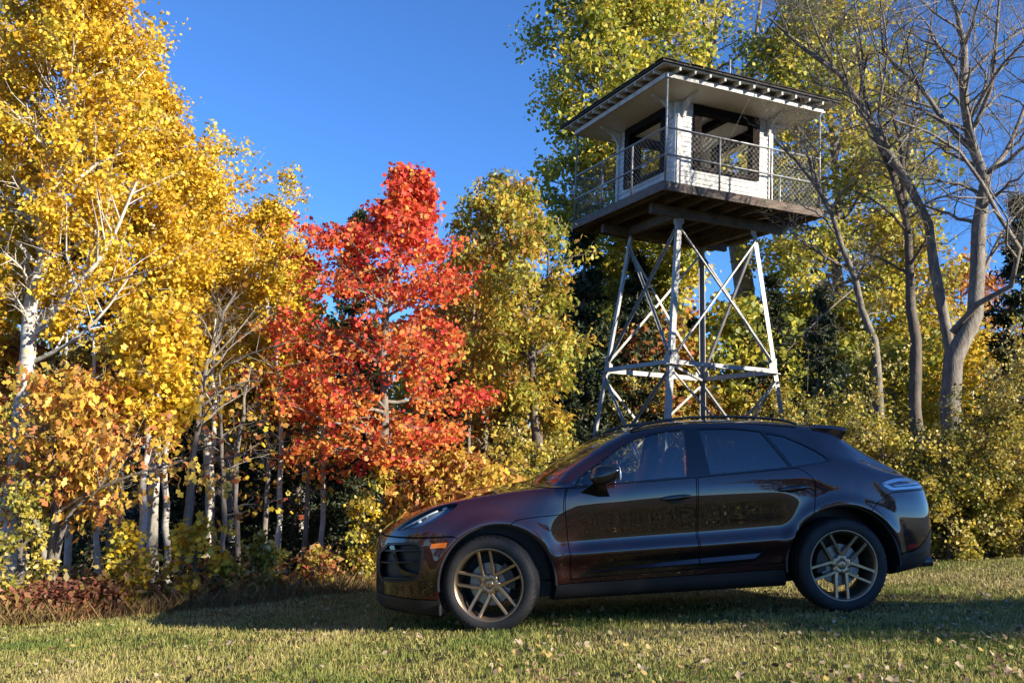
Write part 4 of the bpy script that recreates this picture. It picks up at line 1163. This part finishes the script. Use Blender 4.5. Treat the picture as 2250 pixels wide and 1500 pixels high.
SHRUB = [(.46, .38, .05), (.28, .27, .04), (.58, .45, .08), (.16, .17, .035), (.62, .52, .21), (.38, .29, .05)]
EMBER = [(.45, .16, .05), (.55, .26, .06), (.35, .09, .05), (.5, .33, .08)]
# ================================================================ trees: the edge of the wood
def mk(name, label, cat, pts, y, r0, bark, group=None, limbs=(), dy=None, **k):
    b, path = pix_path(pts, y, dy)
    lim = [(pix_limb(lp_, y, b, ld), lr) for lp_, lr, ld in limbs]
    return plant(name, label, cat, b, *grow(path=path, r0=r0, limbs=lim, **k), bark, group)
ASP = dict(env='aspen', leaf=(.054, KITE), pal=YEL, hang=.35, el=(34, 72), flat=.1, jit=.065, up2=.22)
G1 = 'yellow aspens on the left'
mk('aspen_tree', 'tallest yellow aspen with a forked white trunk, at the left edge', 'tree', [(15, 1290), (62, 780), (100, 490), (140, 250), (165, -40)], 11.5, .12, m_birch, G1,
   limbs=[([(75, 735), (150, 650), (235, 545), (300, 400)], .045, [0, -.1, -.2, -.2]), ([(62, 800), (150, 755), (215, 700), (290, 600)], .03, [0, -.2, -.3, -.3])],
   seed=11, clear=(.22, 6.2), cb=.40, R=1.18, n1=56, n2=9, n3=7, nl=16, **ASP)
mk('aspen_tree', 'second tall yellow aspen with a pointed crown, right of the forked one', 'tree', [(330, 1262), (345, 760), (320, 430), (309, 165)], 13, .085, m_birch, G1, seed=12, clear=(.08, 3.2), cb=.40, R=.88, n1=50, n2=9, n3=7, nl=15, **ASP)
mk('aspen_tree', 'middle yellow aspen whose crown steps down below the pointed one', 'tree', [(470, 1240), (440, 800), (428, 420)], 14, .075, m_birch, G1, seed=13, cb=.40, R=.82, n1=44, n2=9, n3=7, nl=14, **ASP)
mk('aspen_tree', 'small yellow aspen with a rounded top left of the red maple', 'tree', [(590, 1225), (585, 800), (590, 465)], 15.5, .07, m_birch, G1, seed=14, cb=.38, R=.72, n1=40, n2=8, n3=7, nl=12, **ASP)
mk('aspen_tree', 'short yellow aspen touching the left side of the red maple', 'tree', [(662, 1215), (660, 800), (655, 560)], 16.5, .06, m_birch, G1, seed=15, cb=.36, R=.5, n1=34, n2=8, n3=6, nl=11, **ASP)
mk('aspen_tree', 'narrow yellow aspen filling the gap beside the rounded one', 'tree', [(512, 1225), (505, 800), (500, 510)], 15, .06, m_birch, G1, seed=16, cb=.38, R=.5, n1=34, n2=8, n3=6, nl=11, **ASP)
mk('aspen_tree', 'yellow aspen half cut off by the left edge of the picture', 'tree', [(-90, 1290), (-70, 600), (-25, 60)], 13, .10, m_birch, G1, seed=17, cb=.40, R=1.0, n1=44, n2=8, n3=7, nl=13, **ASP)
mk('oak_tree', 'rust brown oak standing behind the forked white trunk', 'tree', [(120, 1240), (130, 900), (90, 560)], 14.5, .09, m_brownbark, None, seed=18, cb=.42, R=1.2, env='round', n1=20, n2=7, n3=5, nl=9, leaf=(.095, KITE), pal=RUSTOAK + EMBER, hang=.5)
# low orange oak with several stems
b, path = pix_path([(108, 1262), (130, 1110), (160, 940), (172, 850)], 10.6)
lims = [([(104, 1262), (92, 1180), (65, 1110), (52, 990)], .05, [0, 0, -.1, -.1]), ([(116, 1258), (150, 1130), (215, 1075), (260, 985)], .035, [0, -.1, -.2, -.3]), ([(128, 1120), (200, 1080), (300, 1040), (400, 1010)], .025, [0, -.2, -.3, -.4]), ([(110, 1262), (120, 1080), (112, 960), (60, 900)], .045, [0, .1, .2, .2])]
plant('oak_tree', 'low orange oak with several grey stems at the lower left', 'tree', b, *grow(31, path, .055, .5, .62, 'round', 16, 6, 5, 8, el=(-5, 40), clear=(.07, 9), leaf=(.095, OAK), pal=RUSTOAK, hang=.9, jit=.12, limbs=[(pix_limb(l, 10.6, b, d), r) for l, r, d in lims]), m_greybark)
mk('maple_tree', 'slender maple with bright yellow leaves round a pale straight stem', 'tree', [(300, 1250), (320, 1000), (345, 755), (350, 690)], 10.9, .042, m_birch, None, seed=32, clear=(.07, 9), cb=.62, R=.48, env='round', n1=18, n2=6, n3=5, nl=9, leaf=(.062, MAPLE), pal=YEL, hang=.5, el=(-5, 40))
mk('bare_sapling', 'bare grey sapling with branches sweeping up to the right', 'tree', [(398, 1195), (420, 1050), (445, 870), (462, 770), (520, 640)], 11.3, .05, m_greybark, None,
   limbs=[([(445, 870), (500, 800), (600, 760)], .018, [0, -.2, -.4]), ([(455, 800), (520, 730), (560, 680)], .016, [0, .1, .2]), ([(425, 1030), (520, 1000), (640, 990)], .014, [0, -.2, -.5]), ([(430, 1000), (330, 1040), (180, 1085)], .014, [0, -.3, -.6])],
   seed=33, cb=.45, R=.8, env='aspen', n1=18, n2=6, n3=4, nl=1, thin=.06, leaf=(.06, MAPLE), pal=EMBER, el=(30, 60))
_rs = random.Random(4)
SAP = [(492, 11.9, 820, 'thin grey sapling just right of the bare one'), (525, 12.1, 800, 'pale sapling with a slight bend left of the dark spruces'), (235, 11.6, 760, 'straight sapling between the two pale stems at the left'), (665, 13.2, 780, 'slim sapling under the left branches of the red maple'), (1030, 15, 640, 'grey pole sapling right of the red maple trunk'), (260, 12.3, 820, 'dark sapling deep in the shade at the left'), (575, 12.8, 850, 'thin dark sapling in front of the spruces at the left')]
for i, (px, y, pt, lab, r_) in enumerate([(150, 12.4, 700, 'pale slim aspen sapling behind the orange oak, bare to the top', .035), (212, 11.9, 720, 'pale slim aspen sapling left of the slender yellow maple', .03), (368, 12.6, 680, 'pale slim aspen sapling left of the bare grey sapling', .04), (455, 13.0, 700, 'pale slim aspen sapling right of the bare grey sapling', .034), (608, 13.0, 700, 'pale slim aspen sapling in front of the dark spruces', .036), (705, 13.6, 720, 'pale slim aspen sapling left of the red maple trunk', .034)]):
    mk('aspen_sapling', lab, 'tree', [(px, 1240), (px + _rs.uniform(-6, 14), 1000), (px + _rs.uniform(-12, 26), pt)], y, r_, m_birch, 'pale slim stems inside the wood', seed=240 + i, cb=.45, R=.5, env='aspen', n1=7, n2=4, n3=3, nl=2, thin=.4, leaf=(.06, KITE), pal=YEL, el=(25, 55))
for i, (px, y, pt, lab) in enumerate(SAP):
    mk('sapling', lab, 'tree', [(px, 1230), (px + _rs.uniform(-8, 18), 1000), (px + _rs.uniform(-15, 30), pt)], y, .028, m_greybark, 'saplings inside the wood', seed=40 + i, cb=.35, R=.6, env='aspen', n1=10, n2=5, n3=4, nl=3, thin=.22, leaf=(.065, MAPLE), pal=EMBER + YEL[:2], el=(15, 50))
# red maple
def red_cl(A):
    return np.clip(.80 - .15 * (A[..., 2] - 1.2) + .25 * np.random.RandomState(7).normal(size=A.shape[:1])[:, None], 0, .999)
mk('maple_tree', 'bright red maple in the middle of the tree line', 'tree', [(852, 1255), (846, 1000), (850, 700), (872, 530), (903, 372)], 13, .075, m_greybark, None,
   limbs=[([(848, 1040), (760, 985), (645, 985)], .018, [0, -.3, -.5]), ([(848, 980), (760, 900), (660, 860)], .02, [0, -.2, -.3]), ([(848, 900), (740, 780), (640, 740)], .022, [0, -.2, -.3]), ([(850, 1060), (920, 1000), (1000, 960)], .018, [0, -.2, -.4])], seed=51, cb=.25, R=1.42, env='maple', n1=36, n2=10, n3=7, nl=8, leaf=(.055, MAPLE), pal=RED, hang=.4, el=(-4, 62), jit=.055, flat=.85, up2=.0, cl=red_cl)
# golden oak right of it
mk('oak_tree', 'tall olive and gold oak between the red maple and the tower', 'tree', [(1182, 1200), (1176, 900), (1150, 650), (1120, 530), (1105, 430)], 14.5, .095, m_brownbark, None,
   limbs=[([(1165, 780), (1080, 760), (1010, 780)], .03, [0, -.3, -.5]), ([(1160, 700), (1205, 600), (1200, 480)], .03, [0, .2, .3])],
   seed=52, cb=.38, R=1.02, env='round', n1=28, n2=8, n3=6, nl=10, leaf=(.088, OAK), pal=GOLDOAK, hang=.7, el=(5, 45), jit=.085, shift=(-.12, 0))
mk('oak_tree', 'low gold and brown oak spreading just above the bonnet of the car', 'tree', [(960, 1215), (975, 1120), (1000, 1000)], 12.4, .05, m_brownbark, None,
   limbs=[([(968, 1120), (1040, 1050), (1130, 1030)], .02, [0, -.2, -.3]), ([(965, 1130), (900, 1060), (850, 1020)], .02, [0, -.1, -.2])],
   seed=53, cb=.45, R=.78, env='wide', n1=20, n2=7, n3=5, nl=9, leaf=(.095, OAK), pal=RUSTOAK + GOLDOAK[:2], hang=1.0, el=(-12, 15), jit=.10, up2=-.03)
mk('maple_tree', 'orange and gold maple filling the gap behind the olive oak', 'tree', [(1045, 1200), (1065, 900), (1045, 620)], 16.5, .085, m_greybark, None, seed=54, cb=.25, R=1.25, env='round', n1=34, n2=7, n3=5, nl=10, leaf=(.075, KITE), pal=[(.55, .30, .05), (.5, .22, .05), (.45, .33, .05), (.35, .30, .06)], hang=.5, el=(5, 50))
# spruces: three shapes shared among them
CON = [conifer(61, 6.0, 1.35), conifer(62, 6.0, 1.15), conifer(63, 6.0, 1.5, .9)]
con_me = [(tubes_np(m_, 'trunk'), c_) for m_, _, c_ in CON]
def spruce(label, px, y, ptop, which, wid=1.0, rot=0., group='dark spruces in the wood'):
    b = spot(px, y); H = W(px, ptop, y)[2] - b[2]
    o = empty('spruce_tree', b, (0, 0, rot)); s = H / 6.0; o.scale = (s * wid, s * wid, s)
    tag(o, label, 'tree', group)
    link('trunk', con_me[which][0], m_brownbark, o); tag(link('crown', con_me[which][1], m_needle, o), kind='stuff')
    return o
spruce('dark spruce whose thin tip shows left of the red maple top', 742, 18, 455, 0, .8, .4)
spruce('dark spruce left of the tower legs, right of the olive oak', 1262, 22.0, 475, 1, 1.1, 1.0)
spruce('dark spruce behind the left brace of the tower', 1385, 23, 560, 2, 1.0, 2.0)
spruce('dark spruce in the shade below the left side of the red maple', 640, 14.2, 760, 2, 1.25, 3.0)
spruce('dark spruce under the low branches of the red maple', 775, 14.6, 800, 1, 1.35, .2)
spruce('dark spruce far inside the wood at the left', 560, 15.5, 790, 0, 1.3, 1.3)
spruce('dark spruce right of the tower legs, left of the bare trees', 1800, 17.5, 640, 2, 1.0, .7)
spruce('dark spruce behind the right brace of the tower', 1690, 24, 600, 0, 1.1, 2.2)
spruce('dark spruce cut by the right edge of the picture', 2262, 16.5, 420, 1, 1.0, 3.9)
spruce('short dark spruce behind the bare sapling', 410, 14.5, 880, 1, 1.4, 5.0)
spruce('short dark spruce behind the orange oak stems', 190, 14, 840, 2, 1.2, 4.0)
spruce('dark spruce between the red maple trunk and the olive oak', 960, 17, 760, 0, 1.3, 2.7)
spruce('short dark spruce behind the bonnet of the car', 1100, 15.5, 860, 2, 1.2, 1.9)
# poplars and maples behind the tower
BIG = dict(env='round', hang=.4, jit=.16, leaf=(.125, KITE), pal=YELGRN)
mk('poplar_tree', 'large yellow green poplar rising left of the tower roof', 'tree', [(1420, 1130), (1405, 700), (1385, 350), (1365, -60)], 24, .26, m_greybark, None, seed=71, cb=.40, R=2.45, n1=66, n2=9, n3=6, nl=11, el=(-5, 55), **BIG)
mk('poplar_tree', 'yellow green poplar right of the tower roof behind the bare trees', 'tree', [(1845, 1100), (1840, 700), (1830, 400), (1800, 40)], 26, .22, m_greybark, None, seed=72, cb=.30, R=2.7, n1=60, n2=9, n3=6, nl=10, el=(-5, 50), **BIG)
mk('maple_tree', 'lime yellow maple seen through the bare trunks on the right', 'tree', [(1985, 1090), (1990, 800), (1985, 500)], 25, .15, m_greybark, None, seed=73, cb=.2, R=1.5, n1=36, n2=7, n3=5, nl=9, el=(0, 50), env='round', hang=.4, jit=.15, leaf=(.105, KITE), pal=[(.50, .42, .05), (.40, .38, .05), (.58, .40, .05)])
mk('maple_tree', 'orange maple low behind the thickest bare trunk', 'tree', [(2110, 1080), (2120, 850), (2110, 600)], 27, .14, m_greybark, None, seed=74, cb=.2, R=1.5, n1=32, n2=7, n3=5, nl=8, el=(0, 50), env='round', hang=.4, jit=.15, leaf=(.105, KITE), pal=EMBER + [(.6, .36, .08)])
mk('birch_tree', 'nearly bare white branched tree straight behind the tower roof', 'tree', [(1640, 1140), (1628, 800), (1622, 560), (1560, 250), (1530, -120)], 27, .42, m_greybark, None,
   limbs=[([(1615, 520), (1640, 250), (1680, -60)], .13, [0, .4, .8]), ([(1600, 450), (1500, 200), (1440, -60)], .12, [0, -.4, -.8]), ([(1620, 430), (1560, 150), (1580, -80)], .10, [0, .3, .2]), ([(1630, 480), (1720, 230), (1790, -20)], .10, [0, -.3, -.6])],
   seed=75, cb=.5, R=2.4, n1=30, n2=8, n3=6, nl=5, thin=.7, el=(35, 68), env='round', hang=.4, jit=.12, leaf=(.10, KITE), pal=YELGRN)
# bare trees on the right
def bare(label, trunk, y, r0, limbs, seed, n1=14, R=1.2, cb=.45, n2=7, n3=5, dy=None, rtop=.02, el=(25, 60), bark=None):
    b, path = pix_path(trunk, y, dy)
    lim = [(pix_limb(l, y, b, d), r * .72) for l, r, d in limbs]
    m_, f_, _ = grow(seed, path, r0, cb, R, 'round', n1, n2, n3, 0, el=el, limbs=lim, rtop=rtop, flat=.1, l2=.6, l3=.5, up2=.16, wig=.2)
    rs = np.random.RandomState(seed + 1)
    P4, R4 = sub_branches(f_[1][0], f_[1][1], 2, rs, .3, 1.0, lambda L_, t: L_ * .65, .55, .15, 2, .7)
    f_.append((P4, np.maximum(R4, .002), 3))
    return plant('bare_tree', label, 'tree', b, m_, f_, None, bark or m_greybark, 'bare trees on the right')
bare('bare grey tree leaning left towards the tower platform', [(1940, 1090), (1928, 800), (1886, 660), (1862, 580), (1832, 490), (1800, 420), (1740, 340), (1700, 306)], 17, .088,
     [([(1850, 585), (1790, 550), (1736, 510)], .05, [0, -.3, -.5]), ([(1880, 630), (1800, 700), (1730, 770)], .025, [0, -.3, -.6]), ([(1790, 405), (1775, 340), (1740, 280)], .045, [0, .3, .4])], 81, 10, .9, .5)
bare('straight dark bare trunk in the middle of the bare trees', [(2022, 1090), (2010, 860), (2000, 600), (1992, 480), (1984, 380), (1960, 250)], 16, .115,
     [([(1990, 480), (1960, 380), (1940, 340), (1900, 210), (1880, 80)], .085, [0, -.2, -.3, -.2, 0]), ([(1985, 390), (2010, 250), (2040, 90), (2060, -40)], .05, [0, .3, .5, .7])], 82, 12, 1.2, .55, bark=m_brownbark)
bare('crooked bare tree whose upper trunk bends left over the tower roof', [(2086, 1090), (2082, 760), (2058, 600), (2034, 490), (2004, 410), (1962, 345), (1905, 290), (1886, 210), (1812, 145), (1748, 100), (1690, 40)], 15.5, .105,
     [([(1890, 215), (1895, 120), (1880, 20), (1870, -60)], .04, [0, .3, .5, .6]), ([(1840, 165), (1790, 60), (1760, -40)], .035, [0, -.3, -.5]), ([(1960, 345), (1930, 240), (1950, 120), (1930, -20)], .045, [0, -.3, -.5, -.6])], 83, 14, 1.1, .6)
bare('thickest bare tree with a curved low limb near the right edge', [(2072, 1090), (2100, 800), (2134, 700), (2152, 595), (2162, 470), (2150, 360), (2142, 290), (2126, 150), (2118, 55), (2078, 0), (2050, -60)], 15, .17,
     [([(2092, 730), (2168, 654), (2216, 636), (2240, 552), (2198, 480), (2156, 400), (2084, 312), (1964, 264)], .075, [0, -.4, -.6, -.8, -.9, -1.0, -1.1, -1.2]),
      ([(2168, 385), (2210, 336), (2250, 240), (2290, 130)], .075, [0, .3, .5, .7]), ([(2144, 336), (2072, 264), (2030, 198), (1940, 108), (1934, 20)], .075, [0, .3, .5, .6, .7]),
      ([(2140, 280), (2180, 180), (2190, 70), (2200, -50)], .06, [0, -.3, -.5, -.6]), ([(2150, 620), (2210, 500), (2280, 420)], .05, [0, .4, .7])], 84, 22, 1.6, .5)
# ================================================================ shrubs
def shrub(name, label, px, y, ptop, R, pal, seed, leaf=(.050, KITE), n1=22, n2=7, n3=6, nl=11, group=None, hang=.3, bark=None, el=(15, 70), thin=1.0):
    b = spot(px, y); H = max(W(px, ptop, y)[2] - b[2], .25)
    path = [np.zeros(3), np.array([.03, .02, H * .5]), np.array([-.02, .03, H * .92])]
    return plant(name, label, 'shrub', b, *grow(seed, path, .012 + .008 * H, .04, R, 'round', n1, n2, n3, nl, el=el, leaf=leaf, pal=pal, hang=hang, jit=.042, flat=0, l2=.5, thin=thin), bark or m_brownbark, group)
GR = 'yellow green shrubs on the right'
RS_ = [(1765, 13.2, 975, .55, 'yellow green shrub directly behind the rear spoiler of the car'), (1850, 13.6, 925, .6, 'bright yellow topped shrub left of the straight dark trunk'), (1945, 13.1, 975, .6, 'leafy shrub in front of the leaning bare trunk'), (2040, 13.4, 1015, .6, 'low leafy shrub in front of the straight dark trunk'), (2115, 12.9, 995, .6, 'olive shrub at the foot of the thickest bare tree'), (2190, 13.2, 895, .75, 'tall olive and gold shrub left of the right edge'), (2285, 13.0, 825, .8, 'tallest gold shrub cut by the right edge'), (2085, 12.6, 1090, .45, 'small bright shrub just behind the tail light of the car'), (2170, 12.7, 1080, .5, 'small shrub at the lawn edge under the olive one'), (2250, 12.6, 1050, .5, 'small shrub at the lawn edge in the lower right corner of the wood')]
for i, (px, y, pt, R, lab) in enumerate(RS_):
    shrub('leafy_shrub', lab, px, y, pt, R, SHRUB if i % 3 else SHRUB + [(.5, .33, .05)], 100 + i, group=GR, n1=22 if pt < 960 else 16, nl=7, leaf=(.046, KITE))
GM = 'shrubs behind the car'
MS_ = [(1200, 15.0, 960, .42, 'pale yellow shrub left of the tower legs, above the windscreen'), (1345, 22.5, 880, .9, 'yellow green shrub behind the left tower leg'), (1450, 23.0, 900, .9, 'shrub behind the near tower leg, above the car roof'), (1560, 23.5, 890, .9, 'reddish shrub between the tower legs'), (1700, 22.5, 860, .9, 'yellow shrub behind the right tower leg'), (1140, 13.5, 1000, .5, 'dark shrub behind the bonnet beside the oak trunk')]
for i, (px, y, pt, R, lab) in enumerate(MS_):
    shrub('leafy_shrub', lab, px, y, pt, R, SHRUB if i != 3 else EMBER + SHRUB[:2], 120 + i, group=GM, n1=20, nl=9)
GL = 'shrubs along the edge of the wood on the left'
LS_ = [(20, 9.95, 1080, .55, SHRUB, 'yellow green shrub at the left edge of the wood'), (262, 10.3, 1165, .36, YEL[:3] + SHRUB[:2], 'yellow speckled shrub right of the orange oak stems'), (475, 11.1, 1245, .26, SHRUB, 'small round yellow shrub on the lawn edge'), (570, 11.4, 1200, .34, SHRUB, 'yellow shrub in front of the dark spruces'), (690, 12.0, 1225, .30, SHRUB + EMBER, 'low brownish shrub under the red maple'), (790, 12.2, 1100, .42, SHRUB + YEL[:2], 'bright yellow green shrub left of the nose of the car'), (845, 12.5, 1130, .40, SHRUB, 'yellow green shrub behind the nose of the car')]
for i, (px, y, pt, R, pal, lab) in enumerate(LS_):
    shrub('leafy_shrub', lab, px, y, pt, R * .5, pal, 140 + i, group=GL, n1=13, n2=5, n3=5, nl=5)
shrub('maple_seedling', 'young yellow maple at the lawn edge below the bare sapling', 415, 10.8, 1150, .30, YEL, 160, leaf=(.065, MAPLE), n1=9, n2=4, n3=4, nl=4, hang=.5)
# bracken and red brush at the foot of the wood
def litter(name, label, n, xr, yr, hr, size, T, pal, seed, cat, mt=None, hang=.2, up=.8):
    rs = np.random.RandomState(seed)
    x = xr[0] + (xr[1] - xr[0]) * rs.rand(n); y = edge_y(x) + yr[0] + (yr[1] - yr[0]) * rs.rand(n)
    c = value_noise(x, y, seed, .45); k = rs.rand(n) < np.clip(c * 2.2 - .45, .03, 1); x, y = x[k], y[k]
    z = ground_z(x, y) + hr[0] + (hr[1] - hr[0]) * rs.rand(len(x)) ** 1.4 * (.5 + value_noise(x, y, seed + 3, .6))
    me = leaf_mesh(name, np.stack([x, y, z], 1), size, T, pal, rs, hang, value_noise(x, y, seed + 7, .9), up)
    return tag(link(name, me, mt or m_leaf), label, cat, kind='stuff')
BRACK = [(.30, .15, .06), (.22, .10, .045), (.38, .22, .09), (.16, .075, .035), (.42, .28, .10), (.26, .20, .06)]
litter('bracken', 'rusty bracken and dry undergrowth along the wood edge', 15000, (-7, 2.5), (-.1, 1.3), (.02, .42), .095, NEEDLE * np.array([1, 1.6, 1]), BRACK, 171, 'bracken')
litter('red_brush', 'dull red brush at the lower left of the wood', 6500, (-5.6, -3.9), (-.15, .55), (.02, .30), .045, KITE, [(.26, .07, .05), (.20, .055, .04), (.32, .13, .07), (.17, .07, .045), (.30, .20, .10)], 172, 'brush')
litter('undergrowth', 'mixed low green and yellow undergrowth inside the wood', 11000, (-9, 12), (.7, 5), (.02, .45), .085, KITE, SHRUB + [(.06, .08, .02), (.04, .06, .02)], 173, 'undergrowth')
litter('leaf_mould', 'fallen leaves covering the floor of the wood', 14000, (-9, 12), (.1, 6), (.0, .03), .09, KITE, BRACK, 174, 'leaves', up=2.5)
# ================================================================ the wood behind: four shapes shared
def back_shape(seed, pal, bark, R=1.9):
    return (grow(seed, [np.zeros(3), np.array([.1, 0, 3.]), np.array([0, .1, 6.])], .12, .18, R, 'round', 30, 6, 5, 7, el=(0, 55), leaf=(.16, KITE), pal=pal, hang=.4, jit=.2), bark)
BS = []
for sd, pal, bk in ((201, YELGRN, m_greybark), (202, YEL[:4] + YELGRN[:2], m_birch), (203, EMBER + GOLDOAK[:3], m_brownbark)):
    (m_, f_, c_), bk = back_shape(sd, pal, bk); BS.append((tubes_np(m_, 'trunk'), tubes_np(f_, 'branches'), c_, bk))
LAND = [(-150, 'the picture left edge'), (60, 'the forked white aspen'), (310, 'the pointed aspen'), (430, 'the stepped middle aspen'), (590, 'the rounded aspen'), (720, 'the left side of the red maple'), (860, 'the red maple trunk'), (1000, 'the right side of the red maple'), (1120, 'the olive oak'), (1270, 'the spruce left of the tower'), (1400, 'the left tower leg'), (1600, 'the right half of the tower'), (1760, 'the tower platform right end'), (1880, 'the leaning bare trunk'), (2000, 'the straight dark trunk'), (2140, 'the thickest bare tree'), (2260, 'the gold shrub at the right edge'), (2420, 'the picture right edge')]
ROWW = ['just behind', 'a little way behind', 'farther back behind', 'at the very back behind']
_seen = {}
def where(kind, px, row):
    """label for a tree deep in the wood, by what it stands behind"""
    i = min(range(len(LAND)), key=lambda k: abs(LAND[k][0] - px))
    lab = '%s %s %s' % (kind, ROWW[row], LAND[i][1]); _seen[lab] = _seen.get(lab, 0) + 1
    return lab
BLAB = ['yellow green tree', 'yellow tree', 'rust brown tree']
_rb = random.Random(9)
def back_tree(x, y, H, which, lab, grp, cat='tree', name='forest_tree'):
    o = empty(name, (x, y, gz(x, y) - .05), (0, 0, _rb.uniform(0, 6.28))); s = H / 6; o.scale = (s * _rb.uniform(.9, 1.2),) * 2 + (s,)
    tag(o, lab, cat, grp)
    t, f, c, bk = BS[which]
    link('trunk', t, bk, o); tag(link('branches', f, bk, o), kind='stuff'); tag(link('crown', c, m_leaf, o), kind='stuff')
    return o
for row, (y0, n, hh) in enumerate(((19.5, 12, 5.0), (24, 12, 5.6), (30, 14, 6.2), (38, 14, 7.5))):
    for i in range(n):
        px = -250 + 2750 * (i + _rb.uniform(.2, .8)) / n
        if (1380 < px < 1760 and row == 0) or 1470 < px < 1590: continue
        if px < 1250 and row < 2:
            yy = y0 - 2.5 + _rb.uniform(-1.2, 1.2)
            spruce(where('dark spruce', px, row), px, yy, _rb.uniform(760, 860), i % 3, 1.25, i * 2.1, 'dark spruces deep in the wood'); continue
        b = spot(px, y0 + _rb.uniform(-1.5, 1.5)); w = (i * 7 + row) % 3
        H = hh * _rb.uniform(.8, 1.1) * (.78 if px > 1900 else 1)
        back_tree(b[0], b[1], H, w, where(BLAB[w], px, row), 'trees deeper in the wood')
for i in range(10):
    px = -200 + 2700 * (i + _rb.uniform(.2, .8)) / 10; y = _rb.uniform(20, 34)
    lab = where('dark spruce', px, min(3, int((y - 18) / 4.5)))
    if _seen[lab] > 1: continue
    spruce(lab, px, y, 1000 - 5.0 / y * 2072 * _rb.uniform(.75, 1.0), i % 3, 1.2, i * 1.7, 'dark spruces deep in the wood')
# trees beyond the frame: they shade the lawn and stand in the car's reflections
for x, y, H, w, wd in ((15.5, .1, 8.2, 0, .58), (19.5, -2.0, 8.2, 2, .5)):
    o = back_tree(x, y, H, w, 'tree right of the frame that shades the car', 'trees to the right of the picture'); o.scale.x *= wd; o.scale.y *= wd
for i in range(12):
    a = math.radians(186 + 14.5 * i); r = 26 + 5 * (i % 3)
    x, y = r * math.cos(a), r * math.sin(a) + 4
    if (x > 4 and y > -16) or abs(x) < 15: continue
    back_tree(x, y, 8 + 2.5 * (i % 3), i % 3, 'tree behind the photographer mirrored in the car paint', 'trees behind the camera')
# ================================================================ fallen leaves on the lawn
OVATE = np.array([(0, 0, 0), (.12, .2, .0), (.35, .36, .0), (.62, .33, 0), (.85, .16, 0), (1, 0, .06), (.85, -.17, 0), (.62, -.31, 0), (.33, -.36, 0), (.1, -.2, 0)])
def fallen():
    rs = np.random.RandomState(77)
    cols = [('tan', (.36, .24, .13)), ('yellow', (.50, .36, .12)), ('brown', (.13, .075, .045)), ('pale', (.48, .38, .25)), ('green', (.30, .28, .10))]
    shapes = []
    for nm, c in cols:
        for v, T in enumerate((OVATE, MAPLE, OVATE * np.array([1.1, .75, 1]), OAK)):
            P = np.array(T, float).copy(); P[:, 0] -= .5
            P[:, 2] += .55 * (P[:, 0] ** 2) + (.45 + .3 * v) * P[:, 1] ** 2 * rs.uniform(.5, 1.4)
            me = bpy.data.meshes.new('fallen_leaf'); n = len(P)
            me.from_pydata([tuple(p) for p in P] + [(0, 0, 0.0)], [], [(i, (i + 1) % n, n) for i in range(n)]); me.update()
            at = me.attributes.new('col', 'FLOAT_COLOR', 'FACE'); at.data.foreach_set('color', np.tile(np.array([*c, 1], np.float32), n))
            me.materials.append(m_leaf); shapes.append((nm, me))
    n = 0; tries = 0
    while n < 260 and tries < 4000:
        tries += 1
        y = 4.7 + 4.6 * rs.rand() ** 1.7; x = (rs.rand() * 1.14 - .57) * y
        if rs.rand() > .15 + .85 * (x / y + .57) / 1.14: continue           # more of them towards the right
        nm, me = shapes[rs.randint(len(shapes))]
        o = bpy.data.objects.new('fallen_leaf', me); col.objects.link(o)
        s = rs.uniform(.034, .066); o.scale = (s, s, s)
        o.location = (x, y, gz(x, y) + .026 + .012 * rs.rand()); o.rotation_euler = (rs.normal() * .5, rs.normal() * .5, rs.rand() * 6.28)
        tag(o, '%s fallen leaf lying on the lawn grass' % {'tan': 'tan', 'yellow': 'yellow', 'brown': 'dark brown', 'pale': 'pale', 'green': 'greenish'}[nm], 'leaf', 'fallen %s leaves on the lawn' % nm)
        n += 1
    m = 5200
    y = 4.6 * (12.5 / 4.6) ** rs.rand(m); x = (rs.rand(m) * 1.2 - .6) * y
    k = (rs.rand(m) < .2 + .8 * (x / y + .6) / 1.2) & (y < edge_y(x)); x, y = x[k], y[k]
    me = leaf_mesh('leaf_litter', np.stack([x, y, ground_z(x, y) + .030], 1), .032, OVATE, [c for _, c in cols], rs, 0, None, 2.2)
    tag(link('leaf_litter', me, m_leaf), 'small fallen leaves scattered over the lawn', 'leaves', kind='stuff')
fallen()

for _m in [m for m in bpy.data.meshes if m.users == 0]: bpy.data.meshes.remove(_m)
